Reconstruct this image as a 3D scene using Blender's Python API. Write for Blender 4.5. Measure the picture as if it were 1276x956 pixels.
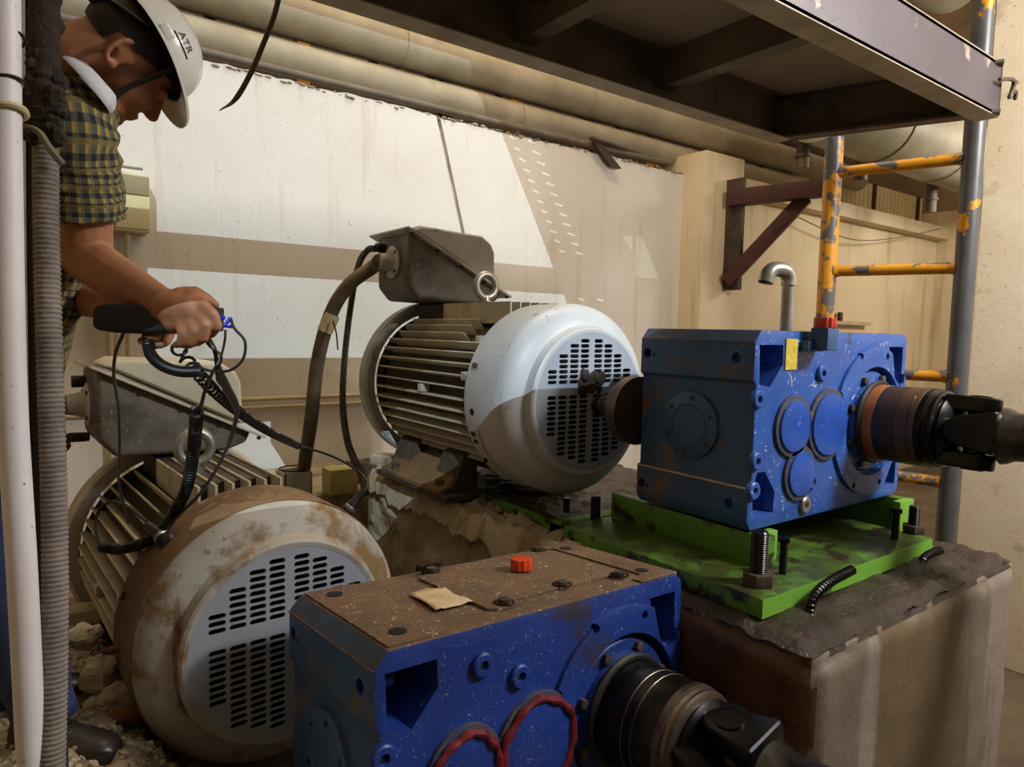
import bpy, bmesh, math, random
from mathutils import Vector as V, Matrix as Mx, noise as NZ
R = math.radians
PI = math.pi
random.seed(7)
scene = bpy.context.scene
COL = scene.collection
for o in list(bpy.data.objects):
    bpy.data.objects.remove(o)

# ---------------------------------------------------------------- camera
F_PX, YAW, PITCH, ROLL = 850.2, .9386, -.077, .0221
c_f = V((math.cos(YAW) * math.cos(PITCH), math.sin(YAW) * math.cos(PITCH), math.sin(PITCH)))
_r0 = V((math.sin(YAW), -math.cos(YAW), 0))
_u0 = _r0.cross(c_f)
c_r = math.cos(ROLL) * _r0 + math.sin(ROLL) * _u0
c_u = -math.sin(ROLL) * _r0 + math.cos(ROLL) * _u0
cam_d = bpy.data.cameras.new('camera')
cam_d.sensor_width = 36
cam_d.lens = F_PX / 1276 * 36
cam_d.clip_start = .02
cam = bpy.data.objects.new('camera', cam_d)
COL.objects.link(cam)
cam.matrix_world = Mx(((c_r.x, c_u.x, -c_f.x, 0), (c_r.y, c_u.y, -c_f.y, 0), (c_r.z, c_u.z, -c_f.z, 0), (0, 0, 0, 1)))
scene.camera = cam


def ray(px, py):
    return c_f + (px - 638) / F_PX * c_r - (py - 478) / F_PX * c_u


def at_x(px, py, v):
    d = ray(px, py)
    return d * (v / d.x)


def at_y(px, py, v):
    d = ray(px, py)
    return d * (v / d.y)


def at_z(px, py, v):
    d = ray(px, py)
    return d * (v / d.z)


def at_d(px, py, v):
    return ray(px, py) * v


# ---------------------------------------------------------------- light
world = bpy.data.worlds.new('world')
scene.world = world
world.use_nodes = True
wn = world.node_tree.nodes
wn['Background'].inputs[0].default_value = (1.0, .77, .51, 1)
wn['Background'].inputs[1].default_value = .80

SUN_DIR = V((.31, .78, -.55)).normalized()
sun_d = bpy.data.lights.new('sun', 'SUN')
sun_d.energy = 2.1
sun_d.angle = R(.03)
sun_d.color = (.67, .86, 1.0)
sun = bpy.data.objects.new('sun', sun_d)
COL.objects.link(sun)
sun.rotation_euler = (-SUN_DIR).to_track_quat('Z', 'Y').to_euler()
sun.location = (-3, -6, 8)


def area(name, loc, target, size, power, color):
    d = bpy.data.lights.new(name, 'AREA')
    d.shape = 'RECTANGLE'
    d.size, d.size_y = size
    d.energy = power
    d.color = color
    o = bpy.data.objects.new(name, d)
    COL.objects.link(o)
    o.location = loc
    o.rotation_euler = (V(loc) - V(target)).to_track_quat('Z', 'Y').to_euler()
    return o


# daylight from behind and right of the camera, plus added fill lights
area('hall_daylight', (3.5, -2.2, 2.7), (1.6, 1.8, -.6), (1.6, .9), 50, (.86, .91, 1.0))
area('fill_right', (3.2, -.6, 1.6), (2.6, 1.6, -.3), (.5, .3), 92, (1.0, .95, .88))  # added fill for the right wall, block front and upper gearbox
area('fill_rear', (2.6, 3.0, 4.2), (2.4, 2.7, -.3), (1.4, .6), 72, (1.0, .82, .58))  # added warm fill above the machines, no lamp hangs there
area('fill_far', (8.2, 1.4, 1.9), (8.2, 4.2, .4), (1.4, .6), 72, (1.0, .90, .76))  # added fill that only brightens the far wall

vs = scene.view_settings
vs.view_transform = 'Standard'
vs.look = 'None'
vs.exposure = 0.14
vs.gamma = 1.0
vs.use_curve_mapping = False


# ---------------------------------------------------------------- materials
def lin(h):
    h = h.lstrip('#')
    out = []
    for i in (0, 2, 4):
        c = int(h[i:i + 2], 16) / 255
        out.append(c / 12.92 if c <= .04045 else ((c + .055) / 1.055) ** 2.4)
    return (*out, 1)


MATS = {}


def mat(name, base, alt=None, alt_scale=4., rough=.6, metal=0., bump=0., bump_scale=60., layers=(), emis=None, coord='Object', stretch=None):
    """base/alt blended by noise, then layers: (kind, colour, scale, threshold, softness, rough)
    kind: noise | speck | dust (upward faces) | streak (vertical runs)"""
    m = bpy.data.materials.new(name)
    m.use_nodes = True
    nt = m.node_tree
    N, L = nt.nodes, nt.links
    b = N['Principled BSDF']
    tc = N.new('ShaderNodeTexCoord')
    co = tc.outputs[coord]
    if stretch:
        mp = N.new('ShaderNodeMapping')
        mp.inputs['Scale'].default_value = stretch
        L.new(co, mp.inputs[0])
        co = mp.outputs[0]

    def noise(scale, detail=6., rough_=.6, off=None, vec=None):
        n = N.new('ShaderNodeTexNoise')
        n.inputs['Scale'].default_value = scale
        n.inputs['Detail'].default_value = detail
        n.inputs['Roughness'].default_value = rough_
        src = vec or co
        if off is not None:
            mp2 = N.new('ShaderNodeMapping')
            mp2.inputs['Location'].default_value = (off, off * 1.7, -off)
            L.new(src, mp2.inputs[0])
            src = mp2.outputs[0]
        L.new(src, n.inputs['Vector'])
        return n.outputs['Fac']

    def ramp(fac, a, c):
        r = N.new('ShaderNodeMapRange')
        r.inputs[1].default_value = a
        r.inputs[2].default_value = c
        L.new(fac, r.inputs[0])
        return r.outputs[0]

    def mix(fac, a, c):
        x = N.new('ShaderNodeMix')
        x.data_type = 'RGBA'
        if fac is not None:
            L.new(fac, x.inputs[0])
        for sock, val in ((x.inputs[6], a), (x.inputs[7], c)):
            if isinstance(val, tuple):
                sock.default_value = val
            else:
                L.new(val, sock)
        return x.outputs[2]

    col = lin(base)
    if alt:
        col = mix(ramp(noise(alt_scale), .36, .64), col, lin(alt))
    rg = None
    for i, ly in enumerate(layers):
        kind, c, sc, th, so = ly[:5]
        if kind == 'noise':
            fac = ramp(noise(sc, 8., .65, off=3.1 + 2.3 * i), th, th + so)
        elif kind == 'speck':
            vo = N.new('ShaderNodeTexVoronoi')
            vo.inputs['Scale'].default_value = sc
            nd = N.new('ShaderNodeMixRGB')
            nd.blend_type = 'ADD'
            nd.inputs[0].default_value = .35 / sc * 8
            nn = N.new('ShaderNodeTexNoise')
            nn.inputs['Scale'].default_value = sc * 1.5
            L.new(co, nn.inputs['Vector'])
            L.new(co, nd.inputs[1])
            L.new(nn.outputs['Color'], nd.inputs[2])
            L.new(nd.outputs[0], vo.inputs['Vector'])
            a = ramp(vo.outputs['Distance'], th, th - so)
            gate = ramp(noise(sc * .35, 2., .5, off=7.7 + i), .42, .56)
            mu = N.new('ShaderNodeMath')
            mu.operation = 'MULTIPLY'
            L.new(a, mu.inputs[0])
            L.new(gate, mu.inputs[1])
            fac = mu.outputs[0]
        elif kind == 'dust':
            ge = N.new('ShaderNodeNewGeometry')
            se = N.new('ShaderNodeSeparateXYZ')
            L.new(ge.outputs['Normal'], se.inputs[0])
            a = ramp(se.outputs[2], th, th + so)
            n2 = ramp(noise(sc, 8., .65, off=5.5 + i), .3, .55)
            mu = N.new('ShaderNodeMath')
            mu.operation = 'MULTIPLY'
            L.new(a, mu.inputs[0])
            L.new(n2, mu.inputs[1])
            fac = mu.outputs[0]
        elif kind == 'streak':
            mp3 = N.new('ShaderNodeMapping')
            mp3.inputs['Scale'].default_value = (1, 1, .08)
            L.new(co, mp3.inputs[0])
            fac = ramp(noise(sc, 5., .6, off=1.3 + i, vec=mp3.outputs[0]), th, th + so)
        if len(ly) > 6:
            mk = N.new('ShaderNodeMath')
            mk.operation = 'MULTIPLY'
            mk.inputs[1].default_value = ly[6]
            L.new(fac, mk.inputs[0])
            fac = mk.outputs[0]
        col = mix(fac, col, lin(c))
        if len(ly) > 5 and ly[5] is not None:
            x = N.new('ShaderNodeMix')
            L.new(fac, x.inputs[0])
            if rg is None:
                x.inputs[2].default_value = rough
            else:
                L.new(rg, x.inputs[2])
            x.inputs[3].default_value = ly[5]
            rg = x.outputs[0]
    if isinstance(col, tuple):
        b.inputs['Base Color'].default_value = col
    else:
        L.new(col, b.inputs['Base Color'])
    b.inputs['Roughness'].default_value = rough
    if rg is not None:
        L.new(rg, b.inputs['Roughness'])
    b.inputs['Metallic'].default_value = metal
    if bump:
        bp = N.new('ShaderNodeBump')
        bp.inputs['Strength'].default_value = bump
        bp.inputs['Distance'].default_value = .01
        L.new(noise(bump_scale, 6., .65, off=9.), bp.inputs['Height'])
        L.new(bp.outputs[0], b.inputs['Normal'])
    if emis:
        b.inputs['Emission Color'].default_value = lin(emis[0])
        b.inputs['Emission Strength'].default_value = emis[1]
    MATS[name] = m
    return m


mat('wall_paint', 'd6d0c6', 'cfc7ba', 1.2, .85, bump=.25, bump_scale=30, layers=(
    ('noise', 'b8a78f', 2.2, .60, .25, None, .6), ('streak', 'b9a890', 9., .56, .14, None, .45), ('speck', '6b5a48', 17., .1, .03), ('speck', '8a7763', 45., .13, .05)))
mat('wall_edge', 'b7a88c', '8d7b62', 6., .95, bump=.8, bump_scale=25)
mat('concrete_pale', 'f2e9d6', 'e8dcc2', 3., .9, bump=.2, bump_scale=35, layers=(('speck', '6d5d48', 26., .14, .05), ('noise', 'a8977a', 4., .58, .2)))
mat('concrete_far', 'd6c6a8', 'c9b797', 1.2, .9, bump=.2, layers=(('streak', 'a8936f', 5., .55, .2),))
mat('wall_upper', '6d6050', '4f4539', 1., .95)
mat('block_face', '857869', '6c5f53', 2.5, .5, bump=.35, bump_scale=40, layers=(
    ('streak', 'a2948c', 2.0, .55, .03, .5, .45), ('streak', '675640', 2.2, .56, .04, .5), ('noise', '4a382a', 3., .64, .2, .3)))
mat('block_side', '5c4026', '3f2b19', 4., .45, bump=.6, bump_scale=30, layers=(('noise', '2a1c12', 6., .5, .25, .25),))
mat('concrete_grey', 'b8aa90', '96866c', 4., .85, bump=1., bump_scale=45, layers=(('streak', '75603f', 5., .54, .12), ('noise', 'b9ab95', 14., .6, .1)))
mat('mud', '45362a', '2a2018', 6., .3, bump=1.2, bump_scale=60, layers=(('noise', '5f4e3a', 20., .62, .1), ('noise', '2b2118', 9., .58, .15, .2)))
mat('rubble', 'a39478', '7a6950', 9., .85, bump=1., bump_scale=60, layers=(('noise', '6b4526', 5., .58, .15),))
mat('stone', 'bdb299', '968870', 7., .9, bump=.9, bump_scale=50)
mat('rust_stone', '8a5a30', '6a4424', 9., .9, bump=.9, bump_scale=50)
mat('floor', '6b5b46', '4c3e2d', 3., .8, bump=.7, bump_scale=30)
mat('motor_grey', 'b5b8ba', 'a9adb0', 3., .42, layers=(
    ('speck', '7d6c55', 14., .14, .05), ('noise', '8d8272', 9., .66, .12, .8), ('dust', '8a7a62', 7., .75, .3, .9, .6)))
mat('motor_plate', '9aa0ac', '8e949f', 3., .38, layers=(('noise', '77705f', 8., .64, .15, .8), ('speck', 'c9c6bd', 40., .12, .05)))
mat('fin_grey', 'b9b3a3', 'a79f8c', 8., .65, layers=(('noise', '6a5b45', 11., .56, .2, .9), ('dust', '9a8b70', 9., .4, .6, .9, .7)))
mat('body_dirt', '4c4234', '332a20', 9., .85, bump=.5)
mat('motor_dirty', 'a6a59f', '8f8c84', 4., .6, layers=(
    ('noise', '77603f', 5., .56, .1, .9), ('speck', '6d5236', 18., .16, .06), ('streak', '5e4030', 7., .64, .06), ('dust', '9a8768', 5., .72, .35, .9, .7)))
mat('motor_mud', '7d6240', '654a2b', 6., .92, bump=.5, layers=(('noise', '8b7350', 12., .62, .1),))
mat('box_grey', 'b4b3af', '9d9b95', 6., .5, layers=(('noise', '4f473b', 7., .58, .16, .9), ('dust', '8f8878', 6., .55, .4, .7)))
mat('box_lid_pale', 'bdbbab', 'a8a492', 5., .55, layers=(('dust', 'b8b09c', 4., .6, .35, .9), ('noise', '57503f', 8., .62, .15, .9)))
mat('box_dark', '716c63', '4e4a42', 7., .65, layers=(('noise', '3a3429', 6., .52, .16), ('speck', 'a09782', 40., .18, .06)))
mat('black_iron', '1d1b19', '2a2622', 9., .5, .2)
mat('void_black', '060606', None, rough=.95)  # paints the shade inside holes, slots and sockets
mat('galv', 'a5a49d', '8b8a83', 12., .4, .7)
mat('bolt_steel', '6c6358', '4c4236', 20., .5, .6)
BLUE = '1d42ad'
mat('gear_blue', '2f5db0', '284f9c', 5., .36, layers=(
    ('speck', 'b9bfca', 24., .2, .04), ('speck', '9aa3b5', 55., .2, .06), ('noise', '3a3a45', 5., .68, .06, .6)))
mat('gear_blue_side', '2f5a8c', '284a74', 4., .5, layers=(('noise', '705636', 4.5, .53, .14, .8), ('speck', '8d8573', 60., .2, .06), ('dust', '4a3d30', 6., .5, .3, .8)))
mat('gear_blue_dark', '1c3b8c', '162f72', 4., .42, layers=(
    ('speck', 'b0b5bd', 42., .13, .05), ('speck', 'c9c9c9', 90., .15, .06), ('noise', '2a2430', 5., .6, .1, .6)))
mat('gear_top', '6b5139', '5a4733', 8., .75, bump=.4, layers=(
    ('noise', '44536f', 3.5, .56, .14, .45), ('speck', 'cdbd9f', 46., .2, .06), ('speck', 'e0d6c0', 80., .18, .06)))
mat('cover_rim', '4a463f', '2d3a5e', 18., .6, layers=(('noise', '726c62', 30., .6, .1),))
mat('cover_blue', '2c56b4', '254a9e', 6., .35, layers=(('speck', 'aab3c6', 30., .14, .06),))
mat('red_seal', '7d2229', '5a161f', 20., .4)
mat('rust_hub', '9c6230', '4a3020', 2.2, .6, .0, layers=(('noise', '241813', 2., .5, .1, .4),), stretch=(.6, 7, .6))
mat('rust_orange', 'a8683a', '8a4f26', 9., .6, layers=(('noise', '4a2e1c', 6., .6, .1),))
mat('rust_dark', '3d2c24', '2a1f1a', 6., .5, .1, layers=(('noise', '5a3d2a', 8., .62, .1),))
mat('rust_brown', '5e4029', '46301f', 6., .5)
mat('dark_hub', '2c2825', '14110f', 6., .28, .7)
mat('hub_band', '7a6c5e', '54493f', 10., .36, .8)
mat('yoke_black', '1a1817', '0e0d0d', 8., .28, .5)
mat('shaft_steel', '55504d', '2a2726', 7., .3, .8)
mat('green_paint', '588a2c', '4a7626', 5., .4, layers=(('dust', '35301a', 12., .6, .3, .35, .85), ('noise', '2b2618', 11., .54, .06, .35), ('noise', '4a3a26', 5., .6, .08, .4)))
mat('green_clean', '74aa3a', '649832', 5., .45, layers=(('noise', '3d3f1b', 8., .66, .06),))
mat('cap_orange', 'd8481b', 'c23d17', 20., .4)
mat('cap_red', 'c8402a', 'b03322', 20., .4)
mat('label_yellow', 'd8c452', 'bda63a', 40., .5, layers=(('speck', '7d6d24', 160., .3, .1),))
mat('steel_pipe', 'b0aca4', '85817a', 9., .38, .6)
mat('pipe_paint', 'a3977d', '8d8067', 3., .6, layers=(('dust', '6f6350', 5., .55, .35), ('speck', '6a5b46', 35., .16, .06), ('noise', '776a54', 5., .6, .12)))
mat('pipe_dark', '6d6353', '554b3d', 4., .6)
mat('plat_fascia', '50464d', '443b42', 3., .5, .2, layers=(('noise', 'a8968a', 7., .60, .05, None, .8), ('speck', '35261d', 20., .2, .06)))
mat('plat_under', '75695a', '574c40', 3., .7, layers=(('noise', '18140f', 5., .55, .15),))
mat('plat_lip', 'b5a78f', '94876f', 6., .6)
mat('deck_sheet', 'a39680', '8d806a', 2., .75)
mat('yellow_post', 'd9951a', 'c9860f', 8., .45, layers=(('noise', '5d5c5b', 6., .525, .02, .4), ('speck', '4a3a20', 30., .16, .05)))
mat('grey_post', '5f5f60', '505052', 6., .42, .3, layers=(('noise', 'c98b1c', 5.5, .61, .02),))
mat('red_steel', '4b211b', '3a1914', 5., .6)
mat('dark_steel', '4a3a2c', '30261d', 8., .75, bump=.5)
mat('cable_grey', '6b5f4c', '4d4334', 12., .75, layers=(('dust', '8a7a5e', 6., .3, .5),))
mat('cable_black', '161514', '1f1d1b', 20., .42)
mat('rubber_dust', '2a251f', '4c4334', 25., .7)
mat('tape', 'cfc3a0', 'b2a27a', 25., .6)
mat('pvc', 'e2dee0', 'd5d0d2', 3., .5, layers=(('speck', '6b6153', 25., .12, .05), ('streak', '9b917f', 7., .6, .1)))
mat('post_dark', '1e1a18', '2c2521', 6., .8, bump=.8, bump_scale=40)
mat('hose_grey', '8a817a', '6d655f', 12., .75, bump=.5)
mat('hose_mud', '3b2d21', '2a2018', 10., .9, bump=1.)
mat('cream_box', 'd4cb9c', 'c6bd8d', 4., .55, layers=(('speck', '8b805c', 25., .14, .05),))
mat('cream_side', '9c8f6a', '8a7d5a', 4., .6)
mat('conduit', 'bfae8c', 'ad9b79', 6., .6)
mat('yellow_block', 'c3b873', 'a79b58', 9., .7)
mat('insul', 'a59e8a', '8f8875', 2., .55, .1)
mat('slat_pale', 'e6dcb4', 'd8cc9c', 3., .7)
mat('slat_bright', 'e9dfba', None, rough=.6, emis=('f0e2b4', .8))
mat('skin', 'a6714f', '9a6646', 14., .6, bump=.05)
mat('hair', '15110f', '241c18', 40., .55)
mat('hat_white', 'd8d6cf', 'd2d0c8', 3., .22)
mat('hat_dark', '1c1b1b', None, rough=.6)
mat('collar_white', 'd3d3da', 'c3c4cf', 20., .8)
mat('trouser_blue', '2b3560', '232b4c', 10., .85)
mat('shoe_leather', '2f2822', '221d19', 9., .38)
mat('device_black', '141414', '1b1b1b', 30., .5, bump=.2, bump_scale=300)
mat('blue_plug', '2a2fc0', None, rough=.4)
mat('paper', 'c9b48f', 'b49c74', 20., .9)
mat('ink', '2a2a33', None, rough=.6)
mat('plank', 'b3a68f', '8e8068', 8., .9, bump=.5)
mat('redbrown', '9a8468', '7d6a52', 2., .9)


def plaid():
    m = bpy.data.materials.new('plaid')
    m.use_nodes = True
    N, L = m.node_tree.nodes, m.node_tree.links
    b = N['Principled BSDF']
    uv = N.new('ShaderNodeUVMap')
    se = N.new('ShaderNodeSeparateXYZ')
    L.new(uv.outputs[0], se.inputs[0])

    def m2(op, a, c=None):
        x = N.new('ShaderNodeMath')
        x.operation = op
        for i, val in enumerate((a, c)):
            if val is None:
                continue
            if isinstance(val, (int, float)):
                x.inputs[i].default_value = val
            else:
                L.new(val, x.inputs[i])
        return x.outputs[0]

    def band(s, freq, w, ph=0.):
        fr = m2('FRACT', m2('ADD', m2('MULTIPLY', s, freq), ph))
        return m2('LESS_THAN', fr, w)

    def mix(fac, a, c):
        x = N.new('ShaderNodeMix')
        x.data_type = 'RGBA'
        L.new(fac, x.inputs[0])
        for sock, val in ((x.inputs[6], a), (x.inputs[7], c)):
            if isinstance(val, tuple):
                sock.default_value = val
            else:
                L.new(val, sock)
        return x.outputs[2]
    U, W = se.outputs[0], se.outputs[1]
    s1 = m2('MULTIPLY', m2('ADD', band(U, 46, .5), band(W, 46, .5)), .5)
    col = mix(s1, lin('6f6b52'), lin('1d1e26'))
    col = mix(m2('MULTIPLY', band(U, 46, .25, .25), band(W, 46, .5, .5)), col, lin('a58a35'))
    col = mix(m2('MULTIPLY', band(W, 23, .16, .4), .45), col, lin('97853f'))
    L.new(col, b.inputs['Base Color'])
    b.inputs['Roughness'].default_value = .9
    MATS['plaid'] = m


plaid()
gm = bpy.data.materials.new('sun_tint')
gm.use_nodes = True
_n, _l = gm.node_tree.nodes, gm.node_tree.links
_t = _n.new('ShaderNodeBsdfTransparent')
_t.inputs[0].default_value = (.62, .58, .5, 1)  # tint of the added pane, weakens the sun passing through
_l.new(_t.outputs[0], _n['Material Output'].inputs[0])
MATS['sun_tint'] = gm


# ---------------------------------------------------------------- geometry helpers
def frame(axis, up=None):
    a = V(axis).normalized()
    h = V(up) if up else (V((0, 0, 1)) if abs(a.z) < .9 else V((1, 0, 0)))
    x = h.cross(a).normalized()
    return x, a.cross(x), a


class MB:
    def __init__(s):
        s.v, s.f, s.uv = [], [], {}

    def add(s, vs_, fs, M=None):
        n = len(s.v)
        s.v += [(M @ V(p)) if M else V(p) for p in vs_]
        s.f += [tuple(i + n for i in f) for f in fs]
        return s

    def box(s, c, d, M=None):
        x, y, z = (k / 2 for k in d)
        vs_ = [V(c) + V((sx * x, sy * y, sz * z)) for sx in (-1, 1) for sy in (-1, 1) for sz in (-1, 1)]
        return s.add(vs_, [(0, 1, 3, 2), (4, 6, 7, 5), (0, 4, 5, 1), (2, 3, 7, 6), (0, 2, 6, 4), (1, 5, 7, 3)], M)

    def bx(s, a, b, M=None):
        a, b = V(a), V(b)
        return s.box((a + b) / 2, b - a, M)

    def prism(s, poly, fn, w0, w1, M=None):
        n = len(poly)
        vs_ = [fn(u, v, w0) for u, v in poly] + [fn(u, v, w1) for u, v in poly]
        fs = [tuple(range(n)), tuple(range(2 * n - 1, n - 1, -1))] + [(i, i + n, (i + 1) % n + n, (i + 1) % n) for i in range(n)]
        return s.add(vs_, fs, M)

    def lathe(s, prof, org, axis, n=32, closed=False, up=None, a0=0., a1=2 * PI, M=None):
        x, y, a = frame(axis, up)
        org = V(org)
        full = abs(a1 - a0 - 2 * PI) < 1e-6
        k = n if full else n + 1
        vs_, fs = [], []
        m = len(prof)
        for i in range(k):
            t = a0 + (a1 - a0) * i / n
            d = x * math.cos(t) + y * math.sin(t)
            for r, h in prof:
                vs_.append(org + d * r + a * h)
        for i in range(n):
            j = (i + 1) % k
            for q in range(m if closed else m - 1):
                q2 = (q + 1) % m
                fs.append((i * m + q, i * m + q2, j * m + q2, j * m + q))
        s.add(vs_, fs, M)
        return s

    def cyl(s, p0, p1, r0, r1=None, n=20, M=None):
        p0, p1 = V(p0), V(p1)
        r1 = r0 if r1 is None else r1
        x, y, a = frame(p1 - p0)
        vs_ = []
        for p, r in ((p0, r0), (p1, r1)):
            for i in range(n):
                t = 2 * PI * i / n
                vs_.append(p + (x * math.cos(t) + y * math.sin(t)) * r)
        fs = [tuple(range(n))[::-1], tuple(range(n, 2 * n))] + [(i, (i + 1) % n, (i + 1) % n + n, i + n) for i in range(n)]
        return s.add(vs_, fs, M)

    def tube(s, pts, r, n=10, closed=False, M=None, flat=1.):
        pts = [V(p) for p in pts]
        k = len(pts)
        vs_, fs = [], []
        px = None
        for i, p in enumerate(pts):
            if closed:
                t = pts[(i + 1) % k] - pts[i - 1]
            else:
                t = pts[min(i + 1, k - 1)] - pts[max(i - 1, 0)]
            t.normalize()
            if px is None:
                px = frame(t)[0]
            px = (px - t * px.dot(t)).normalized()
            y = t.cross(px)
            rr = r[i] if isinstance(r, (list, tuple)) else r
            for j in range(n):
                a = 2 * PI * j / n
                vs_.append(p + (px * math.cos(a) + y * math.sin(a) * flat) * rr)
        for i in range(k if closed else k - 1):
            i2 = (i + 1) % k
            for j in range(n):
                j2 = (j + 1) % n
                fs.append((i * n + j, i * n + j2, i2 * n + j2, i2 * n + j))
        if not closed:
            fs += [tuple(range(n))[::-1], tuple(range((k - 1) * n, k * n))]
        return s.add(vs_, fs, M)

    def sph(s, c, r, seg=16, rings=10, M=None, R3=None):
        r = (r, r, r) if isinstance(r, (int, float)) else r
        c = V(c)
        vs_, fs = [], []

        def q(p):
            p = V(p)
            return c + (R3 @ p if R3 else p)
        vs_.append(q((0, 0, -r[2])))
        for i in range(1, rings):
            ph = -PI / 2 + PI * i / rings
            for j in range(seg):
                t = 2 * PI * j / seg
                vs_.append(q((r[0] * math.cos(ph) * math.cos(t), r[1] * math.cos(ph) * math.sin(t), r[2] * math.sin(ph))))
        vs_.append(q((0, 0, r[2])))
        for j in range(seg):
            fs.append((0, 1 + (j + 1) % seg, 1 + j))
            for i in range(rings - 2):
                a = 1 + i * seg
                fs.append((a + j, a + (j + 1) % seg, a + seg + (j + 1) % seg, a + seg + j))
            a = 1 + (rings - 2) * seg
            fs.append((a + j, a + (j + 1) % seg, len(vs_) - 1))
        return s.add(vs_, fs, M)

    def hexbolt(s, p, axis, r, h, n=6):
        p = V(p)
        a = V(axis).normalized()
        return s.cyl(p, p + a * h, r, r, n)

    def mesh(s, name, bev=0, smooth=35, seg=2, angle=40):
        me = bpy.data.meshes.new(name)
        bm = bmesh.new()
        vl = [bm.verts.new(p) for p in s.v]
        for f in s.f:
            try:
                bm.faces.new([vl[i] for i in f])
            except ValueError:
                pass
        bmesh.ops.recalc_face_normals(bm, faces=bm.faces)
        if bev:
            es = [e for e in bm.edges if len(e.link_faces) == 2 and e.calc_face_angle(0) > R(angle)]
            bmesh.ops.bevel(bm, geom=es, offset=bev, segments=seg, affect='EDGES', profile=.6, clamp_overlap=True)
        bm.to_mesh(me)
        bm.free()
        if smooth:
            me.polygons.foreach_set('use_smooth', [True] * len(me.polygons))
            me.set_sharp_from_angle(angle=R(smooth))
        return me

    def build(s, name, m, parent=None, bev=0, smooth=35, seg=2, loc=None):
        return link(name, s.mesh(name, bev, smooth, seg), m, parent, loc)


def link(name, me, m, parent=None, loc=None):
    o = bpy.data.objects.new(name, me)
    if m and not me.materials:
        me.materials.append(MATS[m])
    COL.objects.link(o)
    if parent:
        o.parent = parent
    if loc is not None:
        o.location = loc
    return o


def share(src, parent=None, M=None):
    c = src.copy()
    COL.objects.link(c)
    if parent:
        c.parent = parent
    if M is not None:
        c.matrix_local = M
    return c


def evaluated(o, name=None):
    """replace an object's mesh by its modified mesh"""
    bpy.context.view_layer.update()
    dg = bpy.context.evaluated_depsgraph_get()
    me = bpy.data.meshes.new_from_object(o.evaluated_get(dg))
    o.modifiers.clear()
    o.data = me
    return o


def cut(o, cutter_mb, smooth=35):
    c = cutter_mb.build('cutter', None, None, smooth=0)
    md = o.modifiers.new('b', 'BOOLEAN')
    md.operation = 'DIFFERENCE'
    md.solver = 'EXACT'
    md.object = c
    pl, po = o.parent, o.matrix_basis.copy()
    o.parent = None
    o.matrix_basis = Mx()
    evaluated(o)
    o.parent = pl
    o.matrix_basis = po
    bpy.data.objects.remove(c)
    if smooth:
        o.data.polygons.foreach_set('use_smooth', [True] * len(o.data.polygons))
        o.data.set_sharp_from_angle(angle=R(smooth))
    return o


def thing(name, label, cat, loc=(0, 0, 0), rot=(0, 0, 0), group=None):
    o = bpy.data.objects.new(name, None)
    COL.objects.link(o)
    o.empty_display_size = .1
    o.location = loc
    o.rotation_euler = rot
    return tag(o, label, cat, group)


def tag(o, label=None, cat=None, group=None, kind=None):
    for k, v_ in (('label', label), ('category', cat), ('group', group), ('kind', kind)):
        if v_:
            o[k] = v_
    return o


def struct(o, label=None):
    o['kind'] = 'structure'
    if label:
        o['label'] = label
    return o


def spline(pts, n=8):
    """Catmull-Rom through points"""
    p = [V(q) for q in pts]
    p = [p[0] * 2 - p[1]] + p + [p[-1] * 2 - p[-2]]
    out = []
    for i in range(1, len(p) - 2):
        for k in range(n):
            t = k / n
            a, b, c, d = p[i - 1], p[i], p[i + 1], p[i + 2]
            out.append(.5 * ((2 * b) + (c - a) * t + (2 * a - 5 * b + 4 * c - d) * t * t + (3 * b - a - 3 * c + d) * t ** 3))
    out.append(p[-2])
    return out


def corrugated(pts, r, pitch, depth):
    """resample a path finely and give ribbed radii"""
    P_ = spline(pts, 24)
    L = [0]
    for i in range(1, len(P_)):
        L.append(L[-1] + (P_[i] - P_[i - 1]).length)
    n = max(8, int(L[-1] / pitch * 4))
    out, rr = [], []
    j = 0
    for i in range(n + 1):
        d = L[-1] * i / n
        while j < len(L) - 2 and L[j + 1] < d:
            j += 1
        t = (d - L[j]) / max(1e-9, L[j + 1] - L[j])
        out.append(P_[j].lerp(P_[j + 1], t))
        rr.append(r - depth * (1 if i % 4 in (1, 2) else 0))
    return out, rr


def coil(pts, rc, rw, turns, n_per=10):
    """helical wire around a path"""
    P_ = spline(pts, 40)
    L = [0]
    for i in range(1, len(P_)):
        L.append(L[-1] + (P_[i] - P_[i - 1]).length)
    N = turns * n_per
    out = []
    j = 0
    px = None
    for i in range(N + 1):
        d = L[-1] * i / N
        while j < len(L) - 2 and L[j + 1] < d:
            j += 1
        t = (d - L[j]) / max(1e-9, L[j + 1] - L[j])
        c = P_[j].lerp(P_[j + 1], t)
        tg = (P_[j + 1] - P_[j]).normalized()
        if px is None:
            px = frame(tg)[0]
        px = (px - tg * px.dot(tg)).normalized()
        y = tg.cross(px)
        a = 2 * PI * i / n_per
        out.append(c + (px * math.cos(a) + y * math.sin(a)) * rc)
    return out


# ---------------------------------------------------------------- the place
WALL_Y = 4.2
FLOOR_Z = -1.75
# back wall: ragged top edge, panel joint as a recess between two slabs
JOINT_X = 2.40


def ragged(x0, x1, z, amp, step=.04):
    out = []
    n = int((x1 - x0) / step)
    for i in range(n + 1):
        x = x0 + (x1 - x0) * i / n
        out.append((x, z + amp * (NZ.noise(V((x * 7, 3.3, 0))) + .5 * NZ.noise(V((x * 23, 1.3, 0))))))
    return out


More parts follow.
